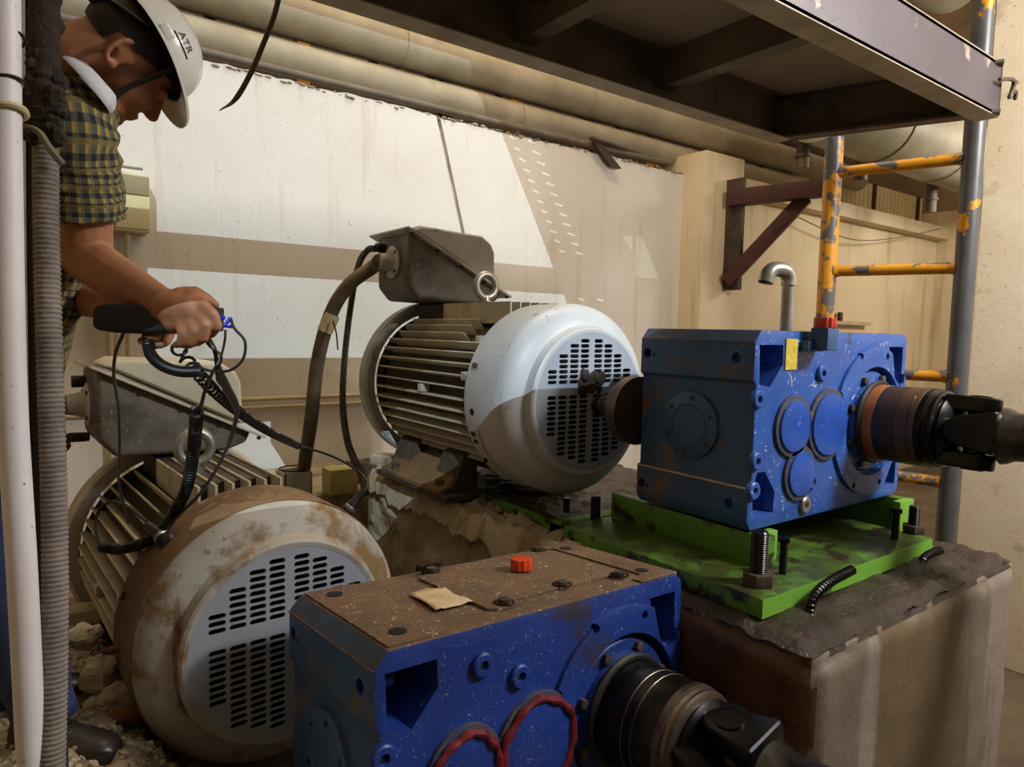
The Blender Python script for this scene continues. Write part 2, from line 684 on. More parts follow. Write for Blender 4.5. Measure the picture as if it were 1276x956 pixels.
def wall_slab(name, x0, x1, ztop, jl, jr):
    top = ragged(x0, x1, ztop, .018)
    poly = [(x0 + jl, FLOOR_Z)] + top + [(x1 + jr, FLOOR_Z)]
    return MB().prism(poly, lambda u, v, w: V((u, w, v)), WALL_Y, WALL_Y + .3).build(name, 'wall_paint', bev=0)


wb = wall_slab('wall_back', -2.5, JOINT_X - .016, 1.46, 0, .9)
struct(wb, 'pale painted concrete wall behind the motors')
wb2 = wall_slab('wall_back_panel', JOINT_X + .016, 5.05, 1.45, .9, 0)
struct(wb2, 'pale concrete wall panel right of the slanted joint')
struct(MB().bx((-2.5, WALL_Y + .02, FLOOR_Z), (5.2, WALL_Y + .28, 1.38)).build('trim_1', 'wall_edge'), 'mortar in the wall joint')
# broken rendering along the wall's top
mb = MB()
for i in range(420):
    x = -2.4 + 7.4 * i / 420 + random.uniform(-.01, .01)
    mb.sph((x, WALL_Y - .004 + random.uniform(0, .05), 1.455 + random.uniform(-.012, .008)), (random.uniform(.012, .03), .015, random.uniform(.004, .011)), 7, 5)
struct(mb.build('trim_2', 'wall_edge'), 'crumbled mortar along the top of the back wall')
# pier and far wall
struct(MB().bx((4.95, 3.95, FLOOR_Z), (5.5, 4.5, 1.62)).build('wall_pier', 'concrete_far', bev=.01), 'concrete pier at the end of the back wall')
struct(MB().bx((5.45, 4.25, FLOOR_Z), (10.4, 4.5, 1.48)).build('wall_far', 'concrete_far'), 'far stretch of tan concrete wall below the slatted strip')
struct(MB().bx((5.45, 4.1, 1.36), (10.4, 4.5, 1.52)).build('trim_3', 'concrete_far', bev=.02), 'concrete ledge on the far wall')
struct(MB().bx((10.3, 2.4, FLOOR_Z), (10.6, 4.6, 1.75)).build('wall_end', 'concrete_far'), 'end wall of the pit')
# near right wall, rough pale concrete
q0 = at_d(1212, 400, 3.75)
wr = MB()
nx, nz_ = 2, 2
wx = 4.25
wr.bx((wx, -2.5, FLOOR_Z), (wx + .4, q0.y * wx / q0.x, 4.2))
wro = wr.build('wall_right', 'concrete_pale', bev=.01)
struct(wro, 'rough pale concrete wall at the right')
struct(MB().bx((-3, -4, FLOOR_Z - .2), (11, 6, FLOOR_Z)).build('floor', 'floor'), 'dirty concrete floor of the pit')
# dim upper storey behind the pipes
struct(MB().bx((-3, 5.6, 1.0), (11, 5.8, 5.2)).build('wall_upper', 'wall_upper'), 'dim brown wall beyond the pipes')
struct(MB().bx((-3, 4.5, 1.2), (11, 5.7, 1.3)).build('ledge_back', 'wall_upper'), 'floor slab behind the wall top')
struct(MB().bx((-3.2, -2.5, FLOOR_Z), (-3.0, 6, 7.5)).build('left_blocker', 'concrete_far'), 'unseen wall added at the left to hold back side light')  # added out of view to block light reaching left-facing sides

# unseen gobo sheet added on the sun side, cut to shape the sun patches
GY = -2.6


def back(x, z, y=WALL_Y):
    t = (GY - y) / SUN_DIR.y
    return x + SUN_DIR.x * t, z + SUN_DIR.z * t


sx = SUN_DIR.x / SUN_DIR.z          # slant of an edge that runs along Y
pts = lambda l: [back(x, z) for x, z in l]
XE = 2.93                            # right edge of the patch at z=1.447


def xe(z):
    return XE + (1.447 - z) * .556


cutm = MB()
fn = lambda u, v, w: V((u, w, v))
for (z1, z0, x0, x1) in ((1.95, .497, -1.6, None), (.302, -.20, .60, None), (-.58, -1.15, .95, 3.0), (-1.20, -1.80, 1.85, 3.05), (-1.93, -2.12, 1.25, 1.62)):
    cutm.prism(pts([(x0, z0), (x1 or xe(z0), z0), (x1 or xe(z1), z1), (x0, z1)]), fn, GY - .3, GY + .3)
# two rows of gobo slots right of the opening, shaping the light dashes
for (p0, p1, w_) in (((639, 172), (700, 313), .034), ((663, 177), (722, 316), .045)):
    w0, w1 = at_y(*p0, WALL_Y), at_y(*p1, WALL_Y)
    for i in range(13):
        if i == 12:
            c = at_y(*((724, 373) if p0[0] == 639 else (748, 374)), WALL_Y)
        else:
            c = w0.lerp(w1, i / 11)
        x, z = c.x, c.z
        cutm.prism(pts([(x - w_ * 1.15, z - .002), (x + w_ * .8, z - .016), (x + w_ * 1.15, z + .002), (x - w_ * .8, z + .016)]), fn, GY - .3, GY + .3)
for pg in (((774, 292), (788, 294), (788, 315)), ((793, 294), (800, 295), (821, 348), (792, 346))):
    q = [at_y(*p, WALL_Y) for p in pg]
    cutm.prism(pts([(v.x, v.z) for v in q]), fn, GY - .3, GY + .3)
sw = MB().bx((-8, GY - .005, FLOOR_Z), (9, GY + .005, 12)).build('sun_gobo', 'wall_upper', smooth=0)
struct(cut(sw, cutm, smooth=0), 'unseen sheet added behind the camera, cut to shape the sun patches')
q = [back(v.x, v.z) for v in (at_y(766, 284, WALL_Y), at_y(830, 284, WALL_Y), at_y(830, 356, WALL_Y), at_y(766, 356, WALL_Y))]
struct(MB().prism(q, fn, GY + .02, GY + .025).build('sun_filter_1', 'sun_tint'), 'unseen tinted pane added to dim one sun patch')  # added filter over two gobo cuts, makes their patch fainter
struct(MB().bx((10.6, -3, 1.0), (10.8, 6, 6)).build('wall_end_upper', 'redbrown'), 'red-brown upper wall far at the right')

# ---------------------------------------------------------------- pipes on the wall
def pipe_run(name, label, y, z, r, x0, x1, m, group=None, drop=None, joints=()):
    t = thing(name, label, 'pipe', (x0, y, z), group=group)
    pts_ = [(0, 0, 0), ((x1 - x0) * .25, 0, 0), ((x1 - x0) * .5, 0, 0), ((x1 - x0) * .75, 0, 0), (x1 - x0 - .25, 0, 0)]
    if drop:
        pts_ += [(x1 - x0 - .08, 0, .02 * drop), (x1 - x0, 0, .1 * drop), (x1 - x0 + .04, 0, .25 * drop), (x1 - x0 + .04, 0, .7 * drop)]
    MB().tube(spline(pts_, 6), r, 24).build('pipe_run', m, t)
    for j in joints:
        MB().lathe([(r + .001, -.006), (r + .006, -.004), (r + .006, .004), (r + .001, .006)], (j - x0, 0, 0), (1, 0, 0), 24, closed=True).build('weld_joint', m, t)
    return t


pipe_run('steam_pipe', 'thick upper beige pipe running along the back wall', 4.38, 1.919, .1325, -.8, 8.6, 'pipe_paint', 'pipes along the wall', None, (2.2, 3.9, 5.6))
pipe_run('water_pipe', 'thinner lower beige pipe just above the wall top', 4.38, 1.654, .104, -.8, 7.3, 'pipe_paint', 'pipes along the wall', None, (3.2, 5.2))
pipe_run('conduit_pipe', 'thin dark conduit under the beige pipes', 4.2, 1.51, .022, -.8, 5.0, 'pipe_dark', 'pipes along the wall')
pipe_run('return_pipe', 'dim pipe farther back above the two beige pipes', 4.9, 2.35, .12, -.8, 8.8, 'pipe_dark', 'pipes along the wall')
for i, x in enumerate((1.0, 2.05, 2.5, 3.1, 4.4)):
    t = thing('pipe_clamp', ['yellow pipe hanger above the hard hat', 'yellow pipe hanger left of the wall joint', 'yellow pipe hanger right of the wall joint',
                             'yellow pipe hanger above the striped light', 'yellow pipe hanger by the platform edge'][i], 'pipe hanger', (x, 4.38, 1.72), group='yellow pipe hangers')
    MB().bx((-.03, .1, -.1), (.03, .13, .5)).build('strap', 'yellow_post', t)
    MB().cyl((0, .06, .045), (0, .14, .045), .012, n=8).build('bolt', 'bolt_steel', t)
# things stored beyond the wall top
for i, x in enumerate((1.7, 2.9, 3.6, 4.5, 5.4)):
    tag(MB().bx((x, 5.0, 1.3), (x + .09, 5.09, 3.2)).build('steel_column', 'red_steel' if i % 2 else 'yellow_post'),
        ['thin yellow upright behind the pipes, leftmost', 'dark red upright behind the pipes, second from left', 'yellow upright behind the pipes in the middle',
         'dark red upright behind the pipes, second from right', 'yellow upright behind the pipes, rightmost'][i], 'upright', 'uprights behind the pipes')
mesh_t = thing('rebar_mesh', 'black wire mesh lying beyond the two pipes', 'wire mesh', (3.0, 4.6, 1.26))
for i in range(9):
    MB().tube([(i * .12, .1, .05), (i * .12 + .1, .0, .33)], .008, 6).build('wire', 'cable_black', mesh_t)
for i in range(3):
    MB().tube([(0, .1 - i * .03, .08 + i * .1), (1.05, .1 - i * .03, .08 + i * .1)], .007, 6).build('wire', 'cable_black', mesh_t)
fl = MB()
tf = thing('steel_offcut', 'dark steel plate sticking out below the pipes', 'steel plate', at_y(735, 182, 4.15))
MB().prism([(0, .07), (.12, .05), (.36, -.12), (.30, -.13), (.22, -.11)], lambda u, v, w: V((u, w, v)), 0, .02).build('plate', 'dark_steel', tf)
MB().tube([(.02, .0, .06), (.5, .05, .05), (.95, .08, .03)], .02, 6).build('rod', 'dark_steel', tf)

# big insulated duct and pipework at the far right
dt = thing('insulated_duct', 'large silver insulated duct behind the yellow scaffold frame', 'duct', (5.4, 3.2, 1.95))
MB().tube([(0, 0, 0), (2.2, 0, 0), (4.6, 0, 0)], .34, 28).build('duct_run', 'insul', dt)
for x in (1.0, 2.2, 3.4):
    MB().lathe([(.342, -.015), (.352, -.012), (.352, .012), (.342, .015)], (x, 0, 0), (1, 0, 0), 28, closed=True).build('seam_band', 'insul', dt)
_p = at_y(1160, -22, 3.0)
dt2 = thing('exhaust_duct', 'pale rounded duct above the platform at the top right', 'duct', (_p.x - 1.6, 3.0, _p.z + .05))
MB().tube(spline([(0, 0, .0), (.9, 0, .0), (1.7, .0, .0), (2.05, .0, .1), (2.2, .0, .5)], 8), .24, 24).build('duct_run', 'insul', dt2)
for k, (px, py, h) in enumerate(((1075, 185, .3), (1162, 225, .34), (1002, 165, .3))):
    p = at_y(px, py, 3.4)
    t = thing('pipe_elbow', ['dark pipe elbow left of the upper scaffold rung', 'dark pipe elbow behind the right scaffold post', 'dark pipe elbow under the platform corner'][k], 'pipe elbow', p, group='pipe elbows')
    MB().tube(spline([(-.3, 0, .06), (-.1, 0, .05), (-.02, 0, -.02), (0, 0, -.18), (0, 0, -h)], 6), .055, 14).build('elbow', 'pipe_dark', t)
    MB().lathe([(.06, -.015), (.068, -.01), (.068, .01), (.06, .015)], (0, 0, -.2), (0, 0, 1), 16, closed=True).build('collar', 'pipe_dark', t)
# slatted strip above the far ledge
st = thing('slat_screen', 'row of pale slats above the far ledge', 'screen', (6.0, 4.42, 1.52))
for i in range(42):
    MB().bx((i * .1, 0, 0), (i * .1 + .085, .03, .42)).build('slat', 'slat_pale', st)
for x in (.4, 1.6, 2.8, 4.0):
    MB().bx((x, -.03, 0), (x + .05, .0, .42)).build('mullion', 'red_steel', st)
sag = [at_y(988, 268, 4.1), at_y(1060, 298, 4.1), at_y(1120, 296, 4.1), at_y(1172, 285, 4.1)]
tag(MB().tube(spline(sag, 8), .006, 6).build('sagging_wire', 'cable_grey'), 'thin wire sagging across the far wall', 'wire')
sh = thing('wall_rail', 'small rusty rail fixed low on the far wall', 'rail', at_y(1040, 402, 4.22))
MB().bx((-.35, -.05, -.02), (.75, 0, .02)).build('rail', 'conduit', sh)
MB().bx((.05, -.04, .02), (.1, 0, .12)).build('stub', 'dark_steel', sh)

# steel bracket on the pier
bt = thing('wall_bracket', 'dark red steel bracket with a diagonal brace holding the pipes', 'bracket', (5.42, 3.9, .05))
B0 = V((5.42, 3.9, .05))


def beam(a, b, w, h, name, m, par, off):
    a, b = V(a) - off, V(b) - off
    x, y, t = frame(b - a)
    mb_ = MB()
    vs_ = []
    for p in (a, b):
        for sx_, sy_ in ((-1, -1), (1, -1), (1, 1), (-1, 1)):
            vs_.append(p + x * w / 2 * sx_ + y * h / 2 * sy_)
    mb_.add(vs_, [(0, 1, 2, 3), (7, 6, 5, 4), (0, 4, 5, 1), (1, 5, 6, 2), (2, 6, 7, 3), (3, 7, 4, 0)])
    return mb_.build(name, m, par, bev=.004)


k0, k1 = at_y(908, 248, 3.9), at_y(1032, 234, 3.15)
beam(k0, k1, .12, .14, 'top_beam', 'red_steel', bt, B0)
k2, k3 = at_y(905, 352, 3.9), at_y(1004, 246, 3.35)
beam(k2, k3, .1, .12, 'brace', 'red_steel', bt, B0)
beam(at_y(908, 225, 3.95), at_y(902, 362, 3.95), .34, .05, 'recess_dark', 'dark_steel', bt, B0)  # dark plate painting in a shaded recess with rusted inside

# ---------------------------------------------------------------- overhead platform
pz0, pz1 = .90, 1.10
A_ = at_z(965, 178, pz0)      # far right corner
B_ = at_z(1245, 145, pz0)     # near right corner
ya, yb = A_.y, B_.y
XL = .35
pl = thing('overhead_platform', 'rusty steel platform of channel beams hanging over the machines', 'platform', (1.8, 1.5, pz0))
O = V((1.8, 1.5, pz0))


def edge_channel(p, q, inward, name, m):
    p, q, n = V(p) - O, V(q) - O, V(inward).normalized()
    h = V((0, 0, pz1 - pz0))
    mb_ = MB()
    for (o0, w, z0, z1) in ((0, .012, 0, 1), (0, .07, 0, .055), (0, .07, .945, 1)):
        a, b = p + n * o0, q + n * o0
        vs_ = [a + h * z0, b + h * z0, b + n * w + h * z0, a + n * w + h * z0, a + h * z1, b + h * z1, b + n * w + h * z1, a + n * w + h * z1]
        mb_.add(vs_, [(0, 1, 2, 3), (4, 7, 6, 5), (0, 4, 5, 1), (1, 5, 6, 2), (2, 6, 7, 3), (3, 7, 4, 0)])
    return mb_.build(name, m, pl)


far_l, near_l = V((XL, ya, pz0)), V((XL, yb, pz0))
edge_channel(near_l, B_, (0, 1, 0), 'edge_beam', 'plat_fascia')
edge_channel(far_l, A_, (0, -1, 0), 'edge_beam', 'plat_under')
dv = (A_ - B_).normalized()
edge_channel(B_, A_, (-dv.y, dv.x, 0), 'end_beam', 'plat_under')
edge_channel(near_l, far_l, (1, 0, 0), 'end_beam', 'plat_under')
for (xb, w) in ((at_y(650, 28, ya).x, .07), (at_y(822, 100, ya).x, .07), (.8, .07)):
    m_ = MB()
    c0 = V((xb, 0, 0)) - O
    m_.bx((c0.x - w / 2, yb - O.y + .012, .06), (c0.x + w / 2, ya - O.y - .012, .19))
    m_.build('cross_beam', 'plat_under', pl)
MB().prism([(near_l.x, near_l.y), (B_.x, B_.y), (A_.x, A_.y), (far_l.x, far_l.y)], lambda u, v, w: V((u, v, w)) - V((O.x, O.y, 0)), .19, .205).build('deck_plate', 'deck_sheet', pl)
for (p, q, n) in ((near_l, B_, V((0, 1, 0))), (far_l, A_, V((0, -1, 0)))):
    a, b = p - O, q - O
    h = V((0, 0, -.004))
    vs_ = [a, b, b + n * .085, a + n * .085]
    MB().add(vs_ + [v + h for v in vs_], [(0, 1, 2, 3), (7, 6, 5, 4), (0, 4, 5, 1), (1, 5, 6, 2), (2, 6, 7, 3), (3, 7, 4, 0)]).build('bottom_flange', 'plat_lip', pl)
tw = thing('wire_tie', 'twisted wire tied round the platform corner', 'wire', B_ + V((.0, -.02, .1)))
MB().tube(spline([(-.08, .0, .02), (.0, -.02, .03), (.05, .0, .0), (.09, .0, .01), (.12, .01, -.01)], 6), .008, 6).build('wire', 'bolt_steel', tw)
MB().tube(spline([(.05, .0, .0), (.03, -.02, .03), (.0, -.01, -.03), (.05, .0, -.02)], 6), .007, 6).build('wire', 'bolt_steel', tw)

# hanging bent strip, top left
hs = [at_d(352, -30, 1.9), at_d(343, 15, 1.9), at_d(328, 55, 1.9), at_d(312, 92, 1.9), at_d(293, 124, 1.9), at_d(273, 138, 1.9)]
tag(MB().tube(spline(hs, 6), [.016] * 24 + [.014, .012, .010, .008, .006, .005, .002], 8, flat=.45).build('hanging_strip', 'dark_steel'), 'bent rusty steel strip hanging in front of the pipes', 'steel strip')

# ---------------------------------------------------------------- scaffold frame at the right
pa = V((3.40, 1.281, 0))
pb = V((3.263, 1.837, 0))
sf = thing('scaffold_frame', 'yellow and grey scaffold frame with rungs beside the right wall', 'scaffold', (pa.x, pa.y, FLOOR_Z))
O2 = V((pa.x, pa.y, FLOOR_Z))
MB().tube([V((pa.x, pa.y, FLOOR_Z)) - O2, V((pa.x, pa.y, 0)) - O2, V((pa.x, pa.y, 2.2)) - O2], .042, 20).build('post', 'grey_post', sf)
MB().tube([V((pb.x, pb.y, FLOOR_Z)) - O2, V((pb.x, pb.y, 0)) - O2, V((pb.x, pb.y, .97)) - O2], .042, 20).build('post', 'yellow_post', sf)
for k, (p0, p1) in enumerate((((1042, 215), (1207, 197)), ((1036, 338), (1196, 334)), ((1040, 462), (1190, 470)), ((1035, 582), (1180, 602)))):
    a, b = at_x(*p0, pb.x), at_x(*p1, pa.x)
    a = V((pb.x, pb.y, a.z))
    b = V((pa.x, pa.y, b.z))
    MB().tube([a - O2, (a + b) / 2 - O2, b - O2], .026, 16).build('rung', 'yellow_post', sf)
    for p in (a, b):
        d = (b - a).normalized() * (1 if p is a else -1)
        MB().cyl(p + d * .035 - O2, p + d * .055 - O2, .032, .027, 16).build('weld_collar', 'yellow_post', sf)

# ---------------------------------------------------------------- concrete bases
bk = []
block = MB().bx((1.53, .84, FLOOR_Z), (2.86, 3.75, -.765))
blo = bpy.data.meshes.new('machine_block')
bm = bmesh.new()
for p in block.v:
    bm.verts.new(p)
bm.verts.ensure_lookup_table()
for f in block.f:
    bm.faces.new([bm.verts[i] for i in f])
bmesh.ops.recalc_face_normals(bm, faces=bm.faces)
bmesh.ops.subdivide_edges(bm, edges=bm.edges, cuts=47, use_grid_fill=True)
lo_, hi_ = V((1.53, .84, FLOOR_Z)), V((2.86, 3.75, -.765))
for v in bm.verts:
    p = v.co.copy()
    near = sorted(min(abs(p[k] - lo_[k]), abs(p[k] - hi_[k])) for k in range(3))
    nf = NZ.fractal(p * 7, .8, 2.1, 4)
    c_ = V((2.2, min(max(p.y, 1.3), 3.2), min(p.z, -1.2)))
    if near[1] < .05:
        v.co = p + (c_ - p).normalized() * ((.05 - near[1]) * .55 + max(0, nf) * .03)
    else:
        v.co = p + (c_ - p).normalized() * nf * .006
bm.to_mesh(blo)
bm.free()
blo.polygons.foreach_set('use_smooth', [True] * len(blo.polygons))
bo = link('machine_block', blo, 'block_face')
blo.materials.append(MATS['block_side'])
blo.materials.append(MATS['mud'])
for p in blo.polygons:
    if p.center.z > -.80 and p.normal.z > .3:
        p.material_index = 2
    elif p.center.x < 1.565:
        p.material_index = 1
tag(bo, 'tall wet brown concrete block carrying the upper motor and gearbox', 'concrete block')


def mound(name, m, x0, x1, y0, y1, n1, n2, zf, seed):
    vs_, fs = [], []
    for i in range(n1 + 1):
        for j in range(n2 + 1):
            x, y = x0 + (x1 - x0) * i / n1, y0 + (y1 - y0) * j / n2
            ed = min(i, n1 - i, j, n2 - j)
            vs_.append(V((x, y, zf(x, y, ed))))
    for i in range(n1):
        for j in range(n2):
            a = i * (n2 + 1) + j
            fs.append((a, a + n2 + 1, a + n2 + 2, a + 1))
    return MB().add(vs_, fs).build(name, m, smooth=180)


def zmud(x, y, ed):
    n = NZ.fractal(V((x * 9, y * 9, 1.7)), .7, 2.1, 5) * .022
    e = 0 if ed > 2 else -.012 * (2 - ed)
    return -.757 + n * .7 + e


tag(mound('mud_layer', 'mud', 1.55, 2.84, .86, 3.7, 90, 180, zmud, 1), 'wet brown mud and oil sludge on the upper concrete block', 'mud', kind='stuff')
# grout ridge along the left side of the block under the motor
def zgr(x, y, ed):
    n = NZ.fractal(V((x * 12, y * 12, 4.2)), .7, 2.1, 5) * .035
    return -.74 + n - (.10 if ed == 0 else (.03 if ed == 1 else 0)) - max(0, 1.9 - y) * .05


tag(mound('grout_ridge', 'concrete_grey', 1.46, 1.72, 1.55, 3.3, 14, 90, zgr, 2), 'crumbly grey grout ridge along the block below the upper motor', 'grout', kind='stuff')
# rough grey render on the block's left side below the upper motor
vs_, fs = [], []
n1, n2 = 60, 36
for i in range(n1 + 1):
    for j in range(n2 + 1):
        y = 1.5 + 1.9 * i / n1
        z = -.76 - .7 * j / n2
        vs_.append(V((1.515 - .035 * max(0, NZ.fractal(V((y * 6, z * 6, 2)), .7, 2.1, 5) + .45) * (1 if y > 2.1 else .35), y, z)))
for i in range(n1):
    for j in range(n2):
        a = i * (n2 + 1) + j
        fs.append((a, a + n2 + 1, a + n2 + 2, a + 1))
tag(MB().add(vs_, fs).build('rough_render', 'concrete_grey', smooth=180), 'rough grey render on the block side below the upper motor', 'render', kind='stuff')

# green skid plate
gp = thing('skid_plate', 'bright green steel base plate under the upper gearbox', 'base plate', (1.6, 1.03, -.757))
gx1 = 2.62 - 1.6
MB().bx((0, 0, 0), (gx1, .82, .055)).build('plate', 'green_paint', gp, bev=.004)
MB().bx((0, -.0025, .001), (gx1, -.0005, .051)).build('front_edge', 'green_clean', gp)
MB().bx((.22, .14, .055), (.27, .80, .150)).build('side_support', 'green_paint', gp, bev=.003)
MB().bx((.27, .17, .055), (.33, .20, .150)).build('gusset', 'green_clean', gp, bev=.003)
MB().bx((1.12, .16, .02), (1.17, .80, .150)).build('side_support', 'green_paint', gp, bev=.003)
MB().bx((1.06, .13, .02), (1.17, .16, .150)).build('gusset', 'green_clean', gp, bev=.003)
MB().bx((.29, .55, .055), (1.12, .60, .150)).build('cross_support', 'green_paint', gp, bev=.003)
gp2 = thing('skid_rail', 'narrow green steel rail under the upper motor', 'base rail', (1.63, 1.9, -.757))
MB().bx((0, 0, 0), (.05, .95, .05)).build('rail', 'green_paint', gp2, bev=.003)
MB().bx((.0, .0, .0), (.55, .06, .04)).build('cross_rail', 'green_clean', gp2, bev=.003)


def stud(px, py, zt, r, h, label, head=True, nut=True):
    p = at_z(px, py, zt)
    t = thing('anchor_bolt', label, 'bolt', p, group='anchor bolts on the green plate')
    mb_ = MB()
    n = int(h / .006)
    prof = [(0, 0)]
    for i in range(n):
        prof += [(r, h * i / n), (r * .9, h * (i + .5) / n)]
    prof += [(r * .8, h), (0, h)]
    MB().lathe(prof, (0, 0, 0), (0, 0, 1), 14).build('threaded_rod', 'yoke_black', t)
    if nut:
        MB().cyl((0, 0, 0), (0, 0, r * 1.5), r * 1.9, n=6).build('nut', 'dark_steel', t, bev=.002)
    if head:
        MB().cyl((0, 0, h - r * 1.2), (0, 0, h), r * 1.5, n=6).build('bolt_head', 'yoke_black', t, bev=.002)
    return t


zt = -.702
stud(944, 728, zt, .024, .155, 'thick rusty anchor bolt at the front corner of the green plate', False)
stud(975, 715, zt, .012, .11, 'thin headed bolt beside the thick rusty anchor bolt', True, False)
stud(1115, 672, zt, .013, .11, 'thin headed bolt at the right end of the green plate', True, False)
stud(1138, 664, zt, .02, .10, 'thick dark bolt at the right rear of the green plate', False)
stud(742, 658, -.75, .022, .12, 'rusty threaded stud in mud in front of the upper motor', False, False)
stud(706, 638, -.75, .016, .06, 'short muddy stud below the upper fan cover', False, False)
for pts_, lb in (([(1008, 770), (1012, 748), (1030, 728), (1062, 710)], 'ribbed black rebar stub curving up beside the green plate'), ([(1146, 710), (1150, 698), (1160, 690), (1172, 686)], 'short black rebar stub behind the green plate end')):
    ps = [at_y(*q_, .985 if pts_[0][0] < 1100 else 1.0) for q_ in pts_]
    P2, rr = corrugated(ps, .015, .012, .003)
    tag(MB().tube(P2, rr, 10).build('rebar_stub', 'yoke_black'), lb, 'rebar')

# ---------------------------------------------------------------- gearboxes
GL, GD, GH = .9635, .4623, .62


def circle(cx, cy, r, n=40):
    return [(cx + r * math.cos(2 * PI * i / n), cy + r * math.sin(2 * PI * i / n)) for i in range(n)]


def gearbox(label, loc, rot, front, m_face, m_side):
    t = thing('gearbox', label, 'gearbox', loc, rot, 'blue gearboxes')
    H = GH
    fz = lambda u, v, w: V((u, w, H - v))       # u right, v down, w depth
    fx = lambda w_, v, x: V((x, w_, H - v))
    e = .014
    prof = [(0.0, .036), (.03, 0), (GL - .012, 0), (GL + .012, .02), (GL + .012, .14), (GL - .005, .175), (GL - .005, .47), (GL + .012, .49), (GL + .012, H - .02), (GL - .02, H),
            (.02, H), (0, H - .03), (0, .487), (e, .48), (e, .165), (0, .155)]
    body = MB().prism(prof, fz, 0, GD).build('housing', m_face, t, bev=.006)
    cm = MB()
    TL = [(.022, .045), (.146, .045), (.150, .105), (.085, .176), (.03, .166)]
    BL = [(.04, .44), (.082, .44), (.14, .51), (.137, .578), (.028, .578), (.022, .50)]
    TR = [(.835, .048), (.945, .048), (.945, .185), (.912, .197), (.868, .165)]
    BR = [(.885, .49), (.945, .47), (.945, .577), (.83, .577)]
    for pgn in (TL, BL, TR, BR):
        cm.prism(pgn, fz, -.05, .16)
    oc = (.732, .32)
    cm2 = MB()
    cm2.prism(circle(*oc, .20, 56), fz, -.05, .03)
    for (w_, v) in ((.432, .086), (.065, .087), (.437, .552), (.067, .545)):
        cm.cyl(fx(w_, v, -.05), fx(w_, v, .07), .017, n=18)
    for (w_, v) in ((.40, .092), (.41, .558)):
        cm.cyl(fx(w_, v, -.05), fx(w_, v, .03), .006, n=10)
    for (u, v) in ((.617, .082), (.803, .083), (.488, .216), (.80, .552), (.612, .545), (.88, .42)):
        cm.cyl(fz(u, v, -.05), fz(u, v, .04), .012, n=14)
    for (u, w_) in ((.09, .07), (.09, .39), (GL - .08, .07), (GL - .08, .39)):
        cm.cyl((u, w_, H + .05), (u, w_, H - .06), .02, n=18)
    cut(body, cm)
    cut(body, cm2)
    me = body.data
    me.materials.clear()
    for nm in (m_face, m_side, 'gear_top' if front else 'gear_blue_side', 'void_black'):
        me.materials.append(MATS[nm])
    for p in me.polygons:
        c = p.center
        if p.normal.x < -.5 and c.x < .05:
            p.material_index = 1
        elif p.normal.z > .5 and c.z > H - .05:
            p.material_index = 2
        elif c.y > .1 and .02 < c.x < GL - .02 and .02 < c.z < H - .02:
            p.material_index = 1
        else:
            p.material_index = 0
    # raised flange round the output, cut by the pockets
    ring = MB()
    clip = [(min(u, GL - .006), v) for u, v in circle(*oc, .272, 72)]
    ring.prism(clip, fz, -.012, .004)
    ro = ring.build('output_flange', m_face, t, bev=.003)
    c3 = MB()
    for pgn in (TR, BR):
        c3.prism(pgn, fz, -.05, .16)
    c3.prism(circle(*oc, .20, 56), fz, -.05, .03)
    for (u, v) in ((.617, .082), (.803, .083), (.488, .216), (.80, .552), (.612, .545), (.88, .42), (.90, .25)):
        c3.cyl(fz(u, v, -.05), fz(u, v, .04), .012, n=14)
    cut(ro, c3)
    # bearing cover with bolts
    MB().lathe([(.0, .03), (.185, .03), (.185, .012), (.178, .004), (.15, .004), (.148, -.012), (.14, -.016), (.0, -.016)], fz(*oc, 0), (0, 1, 0), 56).build('bearing_cover', m_face, t)
    for k in range(8):
        a = 2 * PI * k / 8 + .35
        p = fz(oc[0] + .163 * math.cos(a), oc[1] + .163 * math.sin(a), .004)
        MB().hexbolt(p, (0, -1, 0), .014, .016).build('bolt', 'bolt_steel', t, bev=.002)
    MB().lathe([(.137, -.017), (.15, -.017), (.152, -.024), (.146, -.032), (.137, -.032)], fz(*oc, 0), (0, 1, 0), 48, closed=True).build('seal_ring', 'black_iron', t)
    # round inspection covers
    for (u, v, r) in ((.217, .305, .083), (.270, .465, .073), (.425, .312, .105)):
        MB().prism(circle(u, v, r + .018, 48), fz, -.010, .004).build('cover_boss', 'cover_rim', t, bev=.003)
        MB().prism(circle(u, v, r, 48), fz, -.017, -.006).build('inspection_cover', 'cover_blue' if not front else 'gear_blue_dark', t, bev=.003)
    for (u, v) in ((.217, .305), (.425, .312)) if front else ():
        pts_ = []
        r = .083 if u < .3 else .108
        for i in range(60):
            a = 2 * PI * i / 60
            rr = r + .0025 * math.sin(a * 5 + u * 9) + .0015 * math.sin(a * 11)
            pts_.append(fz(u + rr * math.cos(a), v + rr * math.sin(a), -.018))
        MB().tube(pts_, [.009 + .0018 * math.sin(i * 1.3) for i in range(60)], 8, closed=True).build('sealant_bead', 'red_seal', t)
    # end cover on the side face
    MB().lathe([(0, .0), (.112, .0), (.112, -.012), (.106, -.016), (.0, -.016)], fx(.238, .318, e), (1, 0, 0), 8 * 5).build('end_cover', m_side, t)
    MB().lathe([(.066, -.015), (.070, -.019), (.074, -.015)], fx(.238, .318, e), (1, 0, 0), 40).build('cover_ring', m_side, t)
    for k in range(6):
        a = 2 * PI * k / 6 + .4
        MB().cyl(fx(.238 + .092 * math.cos(a), .318 + .092 * math.sin(a), e - .018), fx(.238 + .092 * math.cos(a), .318 + .092 * math.sin(a), e - .01), .007, n=10).build('screw', 'black_iron', t)
    MB().bx((-.003, .004, H - .489), (.004, GD - .004, H - .484)).build('worn_edge', 'paper', t)
    MB().bx((-.0025, .004, H - .039), (.002, GD - .004, H - .0355)).build('worn_edge', 'gear_top', t)
